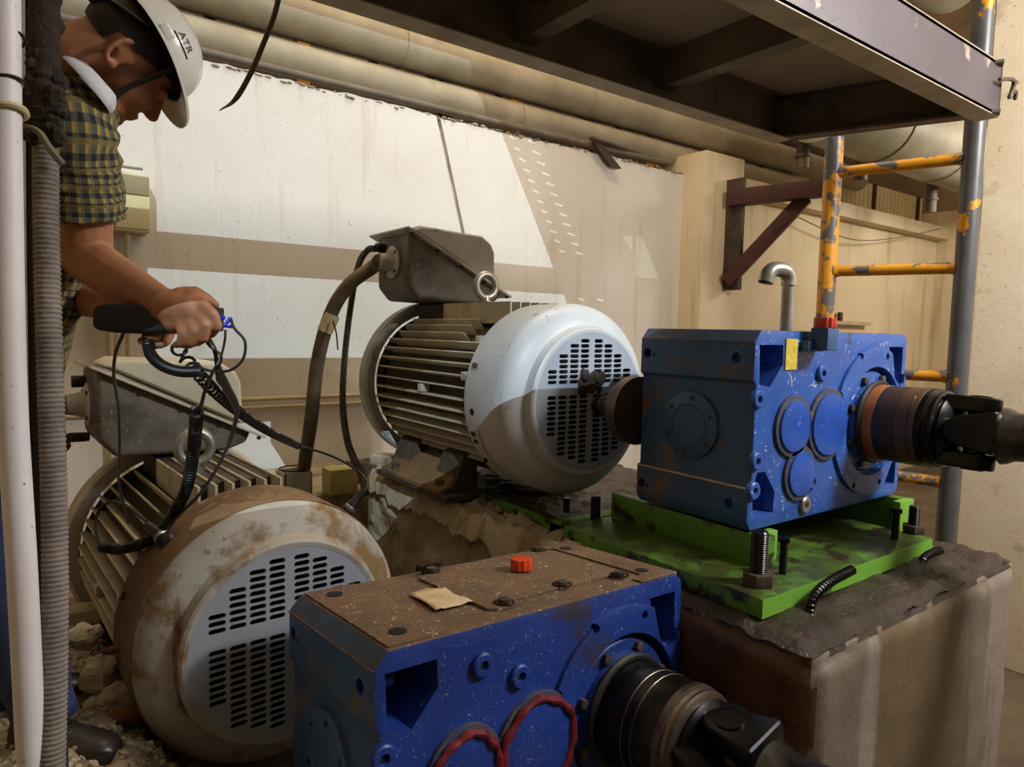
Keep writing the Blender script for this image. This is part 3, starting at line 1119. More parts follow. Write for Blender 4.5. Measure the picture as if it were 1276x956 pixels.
    # oil plugs
    for (u, v) in ((.37, .138), (.005 + .02, .401), (.018, .21), (.311, .575), (.345, .50), (.018, .492)) + (((.262, .085),) if front else ()):
        q = MB().lathe([(.0, .004), (.028, .004), (.028, -.010), (.024, -.014), (.012, -.014), (.010, -.004), (.0, -.004)], fz(u, v, 0), (0, 1, 0), 20)
        q.build('oil_plug', 'galv' if (u, v) == (.311, .575) else m_face, t)
        MB().cyl(fz(u, v, -.006), fz(u, v, -.002), .011, n=6).build('plug_socket', 'void_black', t)
    return t, oc


g1, oc = gearbox('blue gearbox with yellow label standing on the green base plate', (1.8021, 1.2267, .0196 - GH), (0, 0, 0), False, 'gear_blue', 'gear_blue_side')
zf = lambda u, v, w: V((u, w, GH - v))
MB().prism([(.157, .024), (.221, .026), (.222, .123), (.158, .123)], zf, -.004, .001).build('name_label', 'label_yellow', g1)['label'] = 'small yellow printed label'
el = MB()
el.bx(zf(.24, .065, -.03), zf(.335, .03, .0)).bx(zf(.27, .06, -.075), zf(.335, -.012, -.015))
el.build('breather_elbow', 'gear_blue_side', g1, bev=.006)
cp = MB()
cprof = []
for i in range(48):
    r = .034 if i % 4 < 2 else .0315
    cprof.append((.302 + r * math.cos(2 * PI * i / 48), -.045 + r * math.sin(2 * PI * i / 48)))
cp.prism(cprof, lambda u, v, w: V((u, v, w)), GH + .012, GH + .045)
cp.build('breather_cap', 'cap_red', g1, bev=.002)['label'] = 'ribbed red plastic breather cap'
gn = thing('gooseneck_pipe', 'bent steel vent pipe rising from the back of the upper gearbox', 'pipe', (2.075, 1.30, .0196))
MB().tube(spline([(0, 0, -.0), (0, 0, .06), (0, 0, .12), (0, 0, .155)], 4), .020, 16).build('riser', 'steel_pipe', gn)
MB().tube(spline([(0, 0, .15), (0, 0, .175), (-.02, .005, .197), (-.06, .015, .20), (-.085, .02, .185), (-.095, .022, .155)], 6), .0245, 16).build('elbow', 'steel_pipe', gn)
MB().cyl((-.0955, .022, .1545), (-.0955, .022, .1548), .021, n=16).build('bore', 'void_black', gn)

# lower gearbox, tilted a little on its bed
GA, GB, GC = .0447, -.0658, .0372
RM = (Mx.Rotation(GA, 3, 'Z') @ Mx.Rotation(GB, 3, 'X') @ Mx.Rotation(GC, 3, 'Y'))
fo = V((.5641, 1.211, -.6475)) - RM @ V((0, 0, GH))
g2, _ = gearbox('blue gearbox with red sealed covers and rusty top in the foreground', fo, RM.to_euler(), True, 'gear_blue_dark', 'gear_blue_side')
# plates on the top
tp = MB()
top = lambda u, v, w: V((u, v, GH + w))
MB().prism([(.035, .012), (.035, .45), (.17, .45), (.19, .42), (.19, .03), (.17, .012)], top, 0, .005).build('top_plate', 'gear_top', g2, bev=.002)
MB().prism([(.33, .07), (.36, .05), (.42, .05), (.43, .09), (.80, .09), (.82, .12), (.82, .40), (.79, .43), (.42, .43), (.40, .40), (.35, .40), (.33, .38)], top, 0, .008).build('top_cover', 'gear_top', g2, bev=.002)
MB().prism([(.80, .0), (.955, .0), (.955, .46), (.80, .46), (.80, .44), (.855, .42), (.855, .05), (.80, .03)], top, 0, .006).build('top_plate', 'gear_top', g2, bev=.002)
for (u, v, tilt) in ((.385, .075, 0), (.39, .415, 1), (.79, .07, 2), (.79, .42, 1), (.60, .10, 0)):
    MB().cyl(top(u, v, .006), top(u, v, .020), .016, n=6).build('cover_bolt', 'bolt_steel', g2, bev=.002)
    MB().lathe([(.02, .008), (.026, .012), (.026, .008)], top(u, v, 0), (0, 0, 1), 16).build('washer', 'black_iron', g2)
for (u, v) in ((.09, .07), (.09, .39), (GL - .08, .07), (GL - .08, .39)):
    MB().cyl(top(u, v, .0052), top(u, v, .0072), .02, n=20).build('lifting_hole', 'void_black', g2)
cp = MB()
cp.prism([(.60 + (.032 if i % 4 < 2 else .0295) * math.cos(2 * PI * i / 48), .27 + (.032 if i % 4 < 2 else .0295) * math.sin(2 * PI * i / 48)) for i in range(48)], top, .012, .043)
cp.build('filler_cap', 'cap_orange', g2, bev=.002)['label'] = 'ribbed orange plastic filler cap'
MB().cyl(top(.60, .27, 0), top(.60, .27, .014), .024, n=20).build('filler_neck', 'gear_blue_dark', g2)
wz = MB().tube(spline([top(.36, .40, .01), top(.345, .415, .03), top(.36, .44, .012), top(.40, .43, .02), top(.44, .45, .012)], 6), .005, 6)
wz.build('lock_wire', 'yoke_black', g2)
# crumpled paper on the lower gearbox
pp = MB()
vs_, fs = [], []
for i in range(9):
    for j in range(7):
        u, w = .225 + .105 * i / 8, .13 + .15 * j / 6
        vs_.append(V((u + .015 * j / 6 + 0, w, GH + .007 + .002 * math.sin(i * 1.1 + j * .6) + .005 * NZ.noise(V((i * .8, j * .9, 0))))))
for i in range(8):
    for j in range(6):
        a = i * 7 + j
        fs.append((a, a + 7, a + 8, a + 1))
M2 = Mx.Translation(fo) @ RM.to_4x4()
po = MB().add(vs_, fs, M2)
po = po.build('paper_scrap', 'paper')
md = po.modifiers.new('s', 'SOLIDIFY')
md.thickness = .002
tag(po, 'torn tan paper scrap lying on the foreground gearbox', 'paper')


# ---------------------------------------------------------------- drive shafts
def drive_shaft(label, base, axis, rot_a, bend, hub, band, group='drive shafts'):
    """base: centre on the gearbox face; axis points out of the face"""
    a = V(axis).normalized()
    t = thing('drive_shaft', label, 'drive shaft', base, group=group)
    z0 = V((0, 0, 0))
    MB().lathe([(0, .0), (.133, .0), (.135, .006), (.135, .185), (.132, .19), (0, .19)], z0, a, 48).build('hub_sleeve', 'rust_dark' if hub == 'rust_hub' else hub, t)
    for (h0, h1, mm_) in ((.004, .05, 'rust_orange'), (.125, .186, 'rust_brown')) if hub == 'rust_hub' else ():
        MB().lathe([(.134, h0), (.1358, h0 + .001), (.1358, h1 - .001), (.134, h1)], z0, a, 48, closed=True).build('rust_band', mm_, t)
    for h in (.095, .125) if band == 'hub_band' else (.165,):
        MB().lathe([(.1345, h - .0025), (.1362, h - .001), (.1362, h + .001), (.1345, h + .0025)], z0, a, 48, closed=True).build('wear_band', band, t)
    MB().lathe([(0, .185), (.132, .185), (.137, .19), (.137, .205), (.128, .209), (.124, .217), (.131, .223), (.131, .231), (.11, .245), (0, .245)], z0, a, 48).build('flange_coupling', 'dark_hub' if hub == 'rust_hub' else 'hub_band', t)
    x, y, _ = frame(a)
    c, s_ = math.cos(rot_a), math.sin(rot_a)
    e1, e2 = x * c + y * s_, -x * s_ + y * c
    # universal joint: two forked yokes and the cross between them
    j = a * .325

    def ear(sgn, e, d, m_name, r_in, r_out, ln):
        mb_ = MB()
        oth = e.cross(a)
        poly = [(-.07, -ln)] + [(.052 * math.sin(-PI / 2 + PI * i / 8), .062 * math.cos(-PI / 2 + PI * i / 8)) for i in range(9)] + [(.07, -ln)]
        mb_.prism(poly, lambda u, v, w: j + e * sgn * w + oth * u + d * v, r_in, r_out)
        return mb_.build('yoke_ear', m_name, t, bev=.012, seg=3)
    a2 = (a + V(bend)).normalized()
    for sg in (-1, 1):
        ear(sg, e1, a, 'yoke_black', .066, .118, .085)
        ear(sg, e2, -a2, 'yoke_black', .062, .112, .085)
    MB().lathe([(0, .24), (.115, .24), (.118, .25), (.095, .27), (.05, .285), (0, .29)], z0, a, 32).build('yoke_base', 'yoke_black', t)
    cr = MB()
    cr.cyl(j - e1 * .122, j + e1 * .122, .032, n=20).cyl(j - e2 * .116, j + e2 * .116, .032, n=20).sph(j, .055, 16, 10)
    cr.build('joint_cross', 'dark_hub', t)
    MB().lathe([(0, .045), (.07, .055), (.092, .075), (.088, .09), (.077, .11), (.075, .14), (.075, 1.2), (0, 1.2)], j, a2, 40).build('tube', 'shaft_steel', t)
    for h in (.24, .30):
        MB().lathe([(.074, h - .008), (.081, h - .004), (.081, h + .004), (.074, h + .008)], j, a2, 40, closed=True).build('tube_ring', 'shaft_steel', t)
    return t


b1 = V((1.8021 + oc[0], 1.2267 - .016, .0196 - oc[1]))
drive_shaft('rusty orange-brown drive shaft of the upper gearbox, reaching the right edge', b1, (0, -1, 0), 1.42, (.04, 0, .02), 'rust_hub', 'dark_hub')
b2 = M2 @ V((oc[0], -.016, GH - oc[1]))
drive_shaft('dark oily drive shaft of the foreground gearbox', b2, RM @ V((0, -1, 0)), .2, (.10, 0, -.02), 'dark_hub', 'hub_band')


# ---------------------------------------------------------------- motors
def motor(label, loc, rz, m_cover, m_plate, m_rim, m_fin, m_lid, dirty):
    t = thing('electric_motor', label, 'motor', loc, (0, 0, rz), 'electric motors')
    HC = .44
    C = V((0, 0, HC))
    ax = (0, 1, 0)
    cov = MB().lathe([(.372, .32), (.38, .32), (.383, .31), (.383, .12), (.378, .095), (.36, .07), (.335, .05), (.30, .035), (.294, .022), (.290, .006), (.282, .0), (.270, .001),
                      (.270, .008), (.282, .012), (.29, .04), (.355, .08), (.372, .12)], C, ax, 72, closed=True).build('fan_cover', m_cover, t, smooth=28)
    if dirty:
        MB().lathe([(.3835, .318), (.3845, .31), (.3845, .13), (.381, .10), (.3825, .10)], C, ax, 72, a0=R(-60), a1=R(215)).build('mud_coat', m_rim, cov)
    pl_ = MB().lathe([(0, .002), (.276, .002), (.276, .008), (0, .008)], C, ax, 72).build('grille_plate', m_plate, cov)
    cm = MB()
    for cx in (-.194, -.141, -.088, -.035, .035, .088, .141, .194):
        for k in range(-12, 13):
            z = k * .0195 + .004
            if .03 < z < .078:
                continue
            if math.hypot(abs(cx) + .02, z) > .25:
                continue
            w, h = .0225, .0072
            poly = [(-w + h, -h), (w - h, -h), (w - h * .3, -h * .7), (w, 0), (w - h * .3, h * .7), (w - h, h), (-w + h, h), (-w + h * .3, h * .7), (-w, 0), (-w + h * .3, -h * .7)]
            cm.prism(poly, lambda u, v, q, cx=cx, z=z: V((cx + u, q, HC + z + v)), -.02, .03)
    cut(pl_, cm)
    MB().lathe([(0, .03), (.27, .03), (.27, .034), (0, .034)], C, ax, 40).build('dark_backing', 'void_black', cov)  # black sheet standing in for the dark interior behind the slots
    for a in (200, 160, 25):
        d = V((math.cos(R(a)), 0, math.sin(R(a))))
        p = C + d * .383 + V((0, .27, 0))
        MB().cyl(p - d * .004, p + d * .012, .012, n=6).build('cover_bolt', 'bolt_steel', cov)
        p2 = C + d * .3832 + V((0, .2, 0))
    d = V((math.cos(R(187)), 0, math.sin(R(187))))
    MB().cyl(C + d * .375 + V((0, .26, 0)), C + d * .3845 + V((0, .26, 0)), .014, n=20).build('drain_hole', 'void_black', cov)
    # curved bracket plate low on the cover
    br = MB().lathe([(.3835, .30), (.388, .30), (.388, .235), (.3835, .235)], C, ax, 20, closed=True, a0=R(-56), a1=R(-17))
    bo_ = br.build('bracket_plate', m_cover, cov, bev=.001)
    for a in (205, 218):
        d = V((math.cos(R(a)), 0, math.sin(R(a))))
        MB().box(C + d * .3885 + V((0, .272, 0)), (.004, .022, .03 if a > 210 else .018), None).build('bracket_slot', 'void_black', bo_)
    # frame and fins
    MB().lathe([(0, .27), (.315, .27), (.315, 1.16), (.0, 1.16)], C, ax, 56).build('frame', 'body_dirt', t)
    FY0, FY1 = .33, 1.19
    fin = MB().prism([(.30, FY0), (.362, FY0), (.366, FY0 + .02), (.366, FY1 - .03), (.35, FY1), (.30, FY1)], lambda u, v, w: V((u, v, w)), -.0035, .0035).mesh('fin', bev=.0015, seg=1)
    first = None
    for k in range(46):
        a = 360 * k / 46 + 2
        if 76 < a < 118:
            continue
        if 232 < a < 250 or 290 < a < 308:
            continue
        M_ = Mx.Translation(C) @ Mx.Rotation(-R(a), 4, 'Y')
        o = link('fin', fin, m_fin, t)
        if 118 <= a < 136:
            M_ = M_ @ Mx.Diagonal((1, .72, 1, 1)) @ Mx.Translation((0, .40, 0))
        o.matrix_local = M_
    for (a, y) in ((166, .36), (178, .7), (139, .37)):
        d = V((math.cos(R(a)), 0, math.sin(R(a))))
        MB().box(C + d * .352 + V((0, y, 0)), (.045, .03, .034)).build('lug', m_fin, t, bev=.003)
    # top pad, lifting eye
    MB().bx((-.14, .42, HC + .30), (.10, 1.15, HC + .385)).build('top_pad', 'body_dirt', t, bev=.006)
    for xx in (-.15, -.10, -.05, 0, .05, .10):
        MB().bx((xx, .34, HC + .30), (xx + .008, .88, HC + .392)).build('fin', m_fin, t)
    ey = MB()
    ey.tube([V((-.085 + .052 * math.cos(2 * PI * i / 28), .62, HC + .468 + .052 * math.sin(2 * PI * i / 28))) for i in range(28)], .0165, 12, closed=True)
    ey.cyl((-.085, .62, HC + .37), (-.085, .62, HC + .425), .024, .017, 16).cyl((-.085, .62, HC + .385), (-.085, .62, HC + .402), .033, n=16)
    ey.build('lifting_eye', 'galv', t)
    # drive end
    MB().lathe([(.36, 1.19), (.40, 1.185), (.412, 1.20), (.412, 1.26), (.395, 1.27), (.36, 1.26), (.35, 1.22)], C, ax, 64, closed=True, a0=R(-70), a1=R(250)).build('end_ring', m_lid if not dirty else m_fin, t)
    MB().lathe([(0, 1.16), (.33, 1.16), (.345, 1.2), (.30, 1.28), (.18, 1.36), (.12, 1.38), (.0, 1.38)], C, ax, 48).build('end_shield', 'black_iron', t)
    MB().cyl((0, 1.38, HC), (0, 1.56, HC), .05, n=24).build('shaft_stub', 'shaft_steel', t)
    # feet
    for sx_ in (-1, 1):
        for (y0, y1) in ((.50, .68), (.92, 1.10)):
            poly = [(.18, -.0), (.36, 0), (.36, .03), (.31, .045), (.26, .17), (.20, .19)]
            MB().prism([(sx_ * u, v) for u, v in poly], lambda u, v, w: V((u, w, v)), y0, y1).build('foot', 'motor_mud' if dirty else 'body_dirt', t, bev=.006)
        MB().bx((sx_ * .37 if sx_ < 0 else .20, .46, -.012), (-.20 if sx_ < 0 else .37, 1.14, .012)).build('foot_rail', 'body_dirt' if not dirty else 'motor_mud', t, bev=.004)
        MB().prism([(sx_ * u, v) for u, v in ((.20, 0), (.37, 0), (.37, .028), (.33, .04), (.27, .11), (.20, .13))], lambda u, v, w: V((u, w, v)), .52, 1.08).build('foot_web', 'motor_mud', t, bev=.006)
        for y in (.58, 1.0):
            MB().cyl((sx_ * .335, y, .03), (sx_ * .335, y, .06), .02, n=6).build('foot_bolt', 'bolt_steel', t)
    # terminal box with slanted lid
    BX, BZ = 0., HC
    y0, y1 = .90, 1.24
    tb = MB().prism([(-.31, .73), (-.325, .70), (-.325, .47), (-.27, .405), (.10, .395), (.18, .42), (.20, .468)], lambda u, v, w: V((u, w, HC + v)), y0, y1)
    tbo = tb.build('terminal_box', 'box_dark' if not dirty else 'box_dark', t, bev=.025, seg=3)
    lid = MB().prism([(-.30, .728), (-.255, .752), (.09, .737), (.145, .70), (.165, .66), (.172, .49)], lambda u, v, w: V((u, w, HC + v)), y0 + .012, y1 - .012)
    lido = lid.build('box_lid', m_lid, tbo, bev=.022, seg=3)
    dx, dz = .59, -.29
    ln = math.hypot(dx, dz)
    nx_, nz2 = -dz / ln, dx / ln
    fl_ = [(-.345, .735), (.245, .445), (.245 - nx_ * .010, .445 - nz2 * .010), (-.345 - nx_ * .010, .735 - nz2 * .010)]
    MB().prism(fl_, lambda u, v, w: V((u, w, HC + v)), y0 - .03, y1 + .05).build('lid_flange', m_lid, tbo, bev=.002)
    for k in range(5):
        u, v = -.32 + k * .135, .735 - .012 - (k * .135 + .025) * .4915
        MB().cyl((u, y0 - .016, HC + v - .012), (u, y0 - .016, HC + v), .008, n=6).build('lid_bolt', 'black_iron', tbo)
    MB().lathe([(0, 0), (.075, 0), (.078, .012), (.05, .02), (.04, .05), (.036, .075), (0, .075)], (-.325, 1.06, HC + .585), (-1, 0, 0), 24).build('gland_plate', 'box_grey', tbo)
    for k in range(4):
        a = PI / 4 + PI / 2 * k
        MB().cyl((-.325, 1.06 + .062 * math.cos(a), HC + .585 + .062 * math.sin(a)), (-.346, 1.06 + .062 * math.cos(a), HC + .585 + .062 * math.sin(a)), .009, n=6).build('gland_bolt', 'bolt_steel', tbo)
    MB().cyl((-.32, 1.16, HC + .66), (-.37, 1.16, HC + .66), .022, n=16).build('gland', 'black_iron', tbo)
    return t


# upper motor
mu = motor('clean light grey motor on the concrete block behind the upper gearbox', (1.81, 1.95, -.27 - .44), 0, 'motor_grey', 'motor_plate', 'motor_mud', 'fin_grey', 'box_grey', False)
ML = Mx.Translation((.605, 1.85, -.883 - .44)) @ Mx.Rotation(R(3.2), 4, 'Z')
ml = motor('mud-stained grey motor at the lower left behind the foreground gearbox', ML.translation, R(3.2), 'motor_dirty', 'motor_plate', 'motor_mud', 'fin_grey', 'box_lid_pale', True)
# coupling between upper motor and gearbox
cpl = thing('motor_coupling', 'black stepped coupling between the upper motor grille and gearbox', 'coupling', (1.83, 1.9, -.28))
MB().lathe([(0, .0), (.036, 0), (.040, .006), (.040, .05), (.046, .055), (.056, .10), (.085, .125), (.105, .145), (.105, .155), (.112, .158), (.125, .175), (.125, .215), (0, .215)], (0, .03, 0), (0, -1, 0), 40).build('stepped_hub', 'hub_band', cpl)
MB().lathe([(.040, .015), (.0415, .02), (.0415, .04), (.040, .045)], (0, .03, 0), (0, -1, 0), 40).build('steel_band', 'shaft_steel', cpl)
rg = random.Random(3)
mbx = MB()
for k in range(16):
    mbx.sph((-.02 + rg.uniform(-.05, .05), .045 + rg.uniform(-.01, .01), .08 + rg.uniform(-.03, .04)), (rg.uniform(.012, .03), .012, rg.uniform(.01, .03)), 7, 5)
mbx.build('mud_clump', 'hose_mud', cpl)
# low bed under the lower machines
tag(MB().bx((.15, 1.15, FLOOR_Z), (1.45, 3.5, -1.345)).build('low_bed', 'concrete_grey', bev=.02), 'low concrete bed under the foreground gearbox and lower motor', 'concrete bed')

# ---------------------------------------------------------------- cables at the upper motor
cab = [V((1.41, 3.01, .315)), at_d(466, 332, 3.35), at_d(435, 355, 3.3), at_d(412, 392, 3.3), at_d(396, 450, 3.35), at_d(388, 520, 3.4), at_d(380, 575, 3.5), at_d(376, 612, 3.6)]
pc = thing('power_cable', 'thick dusty grey cable bending down from the upper terminal box', 'cable', cab[0])
MB().tube([p - cab[0] for p in spline(cab, 8)], .034, 14).build('sheath', 'cable_grey', pc)
tpp = at_d(410, 402, 3.3)
MB().tube([at_d(414, 392, 3.3) - cab[0], tpp - cab[0], at_d(405, 412, 3.31) - cab[0]], .038, 14).build('tape_wrap', 'tape', pc)
MB().tube(spline([at_d(415, 400, 3.25) - cab[0], at_d(419, 415, 3.25) - cab[0], at_d(421, 436, 3.25) - cab[0]], 5), .007, 6, flat=.4).build('tape_tail', 'rubber_dust', pc)
fx_ = [V((1.44, 3.11, .385)), at_d(458, 312, 3.5), at_d(447, 330, 3.45), at_d(438, 375, 3.4), at_d(430, 440, 3.35), at_d(427, 500, 3.3), at_d(432, 545, 3.2), at_d(441, 572, 3.1), at_d(452, 595, 3.0), at_d(455, 615, 2.9)]
P2, rr = corrugated(fx_, .017, .012, .004)
tag(MB().tube(P2, rr, 10).build('ribbed_conduit', 'rubber_dust'), 'thin black ribbed conduit beside the thick grey cable', 'conduit')
# lower motor cables going left
lc0 = ML @ V((-.38, 1.06, .44 + .585))
lc = [lc0, lc0 + V((-.10, .02, -.01)), at_d(70, 552, 2.7), at_d(20, 600, 2.7)]
tag(MB().tube(spline(lc, 8), .036, 14).build('power_cable', 'cable_grey'), 'thick dusty cable leaving the lower terminal box to the left', 'cable')
lc = [ML @ V((-.33, 1.10, .44 + .46)), ML @ V((-.42, 1.08, .44 + .46)), at_d(80, 558, 2.7), at_d(30, 590, 2.7)]
P2, rr = corrugated(lc, .018, .012, .004)
tag(MB().tube(P2, rr, 10).build('ribbed_conduit', 'rubber_dust'), 'ribbed conduit below the thick cable at the lower terminal box', 'conduit')
# square duct post and pale block on the ledge behind
ledge = MB().bx((.9, 3.35, FLOOR_Z), (1.62, 4.15, -.86))
tag(ledge.build('rear_ledge', 'concrete_grey', bev=.02), 'concrete ledge behind the upper motor by the wall', 'ledge')
sq = thing('cable_duct', 'square steel duct stub taking the thick grey cable', 'duct', (1.15, 3.45, -.86))
for a, b in (((-.07, -.07, -.0), (.07, -.064, .12)), ((-.07, .064, 0), (.07, .07, .12)), ((-.07, -.07, 0), (-.064, .07, .12)), ((.064, -.07, 0), (.07, .07, .12))):
    MB().bx(a, b).build('duct_side', 'box_lid_pale', sq)
MB().tube([V((.075 * math.cos(i * PI / 8), .075 * math.sin(i * PI / 8) - .0, .13)) for i in range(16)], .004, 6, closed=True).build('tie_wire', 'cable_black', sq)
yb_ = at_z(412, 640, -.86)
tag(MB().box((1.36, 3.36, -.795), (.15, .12, .13)).build('timber_block', 'yellow_block', bev=.006), 'pale yellowish wooden block beside the square duct', 'block')
# shim plates and debris under the upper motor's near foot
fp = at_z(520, 600, -.745)
for k, (px, py, sx_, sy_, h, ang) in enumerate(((512, 592, .16, .12, .03, .2), (535, 600, .10, .14, .025, -.4), (480, 578, .14, .1, .05, .5))):
    p = at_z(px, py, -.73)
    o = MB().box((0, 0, h / 2), (sx_, sy_, h)).build('shim_plate', 'concrete_grey' if k == 2 else 'body_dirt', bev=.006)
    o.location = p
    o.rotation_euler = (0.05, .04, ang)
    tag(o, ['muddy steel shim under the near foot of the upper motor', 'small tilted shim plate right of the muddy shim', 'mortar lump left of the muddy shims'][k], 'shim')
# wall conduit, junction box
wc = thing('wall_conduit', 'pair of thin beige conduits running low along the back wall', 'conduit', (1.3, 4.17, at_y(380, 495, 4.17).z))
MB().tube([(-1.6, 0, 0), (0, 0, 0), (2.0, 0, 0)], .014, 10).build('conduit_run', 'conduit', wc)
MB().tube([(-1.6, 0, -.05), (0, 0, -.05), (2.0, 0, -.05)], .012, 10).build('conduit_run', 'conduit', wc)
for x in (-.9, .2, 1.2):
    MB().bx((x, -.02, -.08), (x + .03, .02, .03)).build('clip', 'conduit', wc)
j0, j1 = at_y(118, 206, 4.0), at_y(190, 288, 4.0)
jb = thing('junction_box', 'cream junction box on the wall behind the man', 'junction box', (j0.x, 4.08, j1.z))
w, h = j1.x - j0.x, j0.z - j1.z
MB().bx((0, 0, 0), (w, .12, h)).build('enclosure', 'cream_box', jb, bev=.006)
MB().bx((.0, -.012, .012), (w, -.001, h * .62)).build('door', 'cream_box', jb, bev=.004)
MB().bx((.0, -.012, h * .64), (w, -.001, h - .01)).build('hood_panel', 'cream_side', jb, bev=.004)
MB().cyl((w * .45, .03, h), (w * .45, .03, h + .05), .012, n=10).build('wing_screw', 'galv', jb)
MB().tube([(w * .1, .03, h + .035), (w * .9, .03, h + .035)], .008, 8).build('hanger_rod', 'galv', jb)
for x in (.25, .6):
    MB().tube([(w * x, .06, 0), (w * x, .08, -.6), (w * x, .08, -1.6)], .016, 10).build('conduit_drop', 'conduit', jb)

# ---------------------------------------------------------------- foreground uprights at the left
pv = [at_d(5, -40, 1.06), at_d(8, 200, 1.08), at_d(14, 480, 1.1), at_d(28, 720, 1.12), at_d(42, 1000, 1.16)]
pvt = thing('plastic_pipe', 'white plastic pipe standing nearest at the left edge', 'pipe', pv[-1])
MB().tube([p - pv[-1] for p in spline(pv, 8)], .0215, 20).build('pipe', 'pvc', pvt)
for (px, py, m_) in ((9, 48, 'cable_black'), (10, 105, 'cable_black'), (11, 140, 'tape')):
    c = at_d(px, py, 1.075) - pv[-1]
    MB().tube([c + c_r * (.023 * math.cos(i * PI / 10)) + c_f * (.023 * math.sin(i * PI / 10)) + c_u * (.006 * math.cos(i * PI / 10 + .6)) for i in range(20)], .003 if m_ != 'tape' else .005, 6, closed=True).build('tie', m_, pvt)
dp = [at_d(42, -60, 1.26), at_d(44, 300, 1.25), at_d(50, 640, 1.24), at_d(60, 1010, 1.23)]
dpt = thing('steel_post', 'dark muddy steel post between the white pipe and the ribbed hose', 'post', dp[-1])
mbp = MB()
pth = spline(dp, 8)
fwd = c_f
for i in range(len(pth) - 1):
    pass
mbp.tube([p - dp[-1] for p in pth], .033, 4)
mbp.build('post', 'post_dark', dpt, smooth=0)
MB().tube([p - dp[-1] - c_r * .002 - c_f * .03 for p in pth], .006, 8).build('cable_run', 'hose_grey', dpt)
hp = [at_d(56, -40, 1.18), at_d(55, 60, 1.18), at_d(57, 130, 1.18), at_d(57, 175, 1.18)]
hq = [at_d(57, 170, 1.18), at_d(58, 300, 1.18), at_d(63, 480, 1.18), at_d(68, 640, 1.18), at_d(68, 820, 1.17), at_d(63, 1010, 1.16)]
ht = thing('ribbed_hose', 'grey ribbed hose with muddy upper end beside the dark post', 'hose', hq[-1])
P2, rr = corrugated(hq, .0205, .0085, .0016)
MB().tube([p - hq[-1] for p in P2], rr, 16).build('hose', 'hose_grey', ht)
pm = spline(hp, 14)
mm = MB()
mm.tube([p - hq[-1] for p in pm], [.024 + .006 * NZ.noise(V((i * .7, 0, 0))) for i in range(len(pm))], 14)
rg = random.Random(5)
for k in range(60):
    p = pm[rg.randrange(len(pm))] - hq[-1]
    mm.sph(p + V((rg.uniform(-.02, .02), rg.uniform(-.02, .02), rg.uniform(-.02, .02))), (rg.uniform(.006, .016),) * 3, 6, 4)
for k in range(40):
    p = at_d(60 + rg.uniform(-30, 22), 140 + rg.uniform(-25, 30), 1.17) - hq[-1]
    mm.sph(p, (rg.uniform(.008, .022), rg.uniform(.008, .02), rg.uniform(.008, .016)), 6, 4)
mm.build('mud_crust', 'hose_mud', ht)
rope = [at_d(30, 158, 1.16), at_d(48, 165, 1.15), at_d(62, 185, 1.15), at_d(78, 205, 1.16)]
tag(MB().tube(spline(rope, 6), .006, 8).build('frayed_cord', 'cable_grey'), 'frayed cord tied round the muddy post', 'cord')

# ---------------------------------------------------------------- rubble at the lower left
def zrub(x, y, ed):
    base = -1.03 - max(0, (x - .18)) * 1.05 + (y - 1.9) * -.06
    base = max(base, -1.5)
    return base + NZ.fractal(V((x * 10, y * 10, 6)), .8, 2.2, 5) * .035


tag(mound('rubble_ground', 'rubble', -1.0, .75, 1.2, 3.9, 110, 150, zrub, 3), 'uneven ground of crushed stone and dirt below the lower motor', 'rubble', kind='stuff')
gv = MB()
rg = random.Random(11)
ico_v = []
for k in range(2600):
    x = rg.uniform(-.15, .55)
    y = rg.uniform(1.5, 2.8)
    s_ = rg.uniform(.004, .013)
    z = zrub(x, y, 9)
    e1 = Mx.Rotation(rg.uniform(0, 6), 3, 'Z') @ Mx.Rotation(rg.uniform(0, 6), 3, 'X')
    gv.sph((x, y, z), (s_ * rg.uniform(.7, 1.5), s_ * rg.uniform(.6, 1.1), s_ * rg.uniform(.5, .9)), 5, 3, R3=e1)
tag(gv.build('gravel', 'stone', smooth=0), 'loose gravel strewn round the lower motor', 'gravel', kind='stuff')


def rock(px, py, d, sz, label, m='stone', seed=0):
    c = at_d(px, py, d)
    mb_ = MB().sph((0, 0, 0), sz, 14, 10)
    mb_.v = [v * (1 + .55 * NZ.fractal(V(v) * 16 + V((seed, 0, 0)), .8, 2.1, 3)) for v in mb_.v]
    o = mb_.build('rock', m, smooth=15)
    o.location = c
    return tag(o, label, 'rock', 'broken stones by the lower motor')


rock(110, 790, 1.98, (.045, .05, .035), 'pale broken stone lying beside the ribbed hose', 'stone', 1)
rock(132, 835, 1.93, (.06, .065, .05), 'large pale stone lump below the fins of the lower motor', 'stone', 4)
rock(152, 868, 1.87, (.055, .05, .05), 'tan stone under the large pale lump', 'stone', 8)
rock(160, 893, 1.83, (.035, .03, .026), 'rusty orange stone beside the fan cover of the lower motor', 'rust_stone', 12)
rock(118, 880, 1.86, (.03, .03, .022), 'small grey stone above the shoe', 'stone', 15)
pk0 = at_d(78, 766, 2.35)
pk = MB().box((0, 0, 0), (.42, .1, .05)).build('timber_plank', 'plank', bev=.004)
pk.location = at_d(70, 770, 2.4)
pk.rotation_euler = (0, R(-4), R(-18))
tag(pk, 'pale plank end behind the hose at the lower left', 'plank')
rdp = [at_d(128, 813, 1.83), at_d(150, 808, 1.85), at_d(168, 804, 1.88), at_d(170, 850, 1.86), at_d(180, 900, 1.84)]
rt = thing('grease_nipple', 'rusty bent rod by the lower motor fan cover', 'rod', rdp[0])
MB().tube([p - rdp[0] for p in spline(rdp[:3], 5)], [.008, .008, .012, .012, .012, .010, .010, .012, .012, .012, .010], 10).build('rod', 'rust_stone', rt)
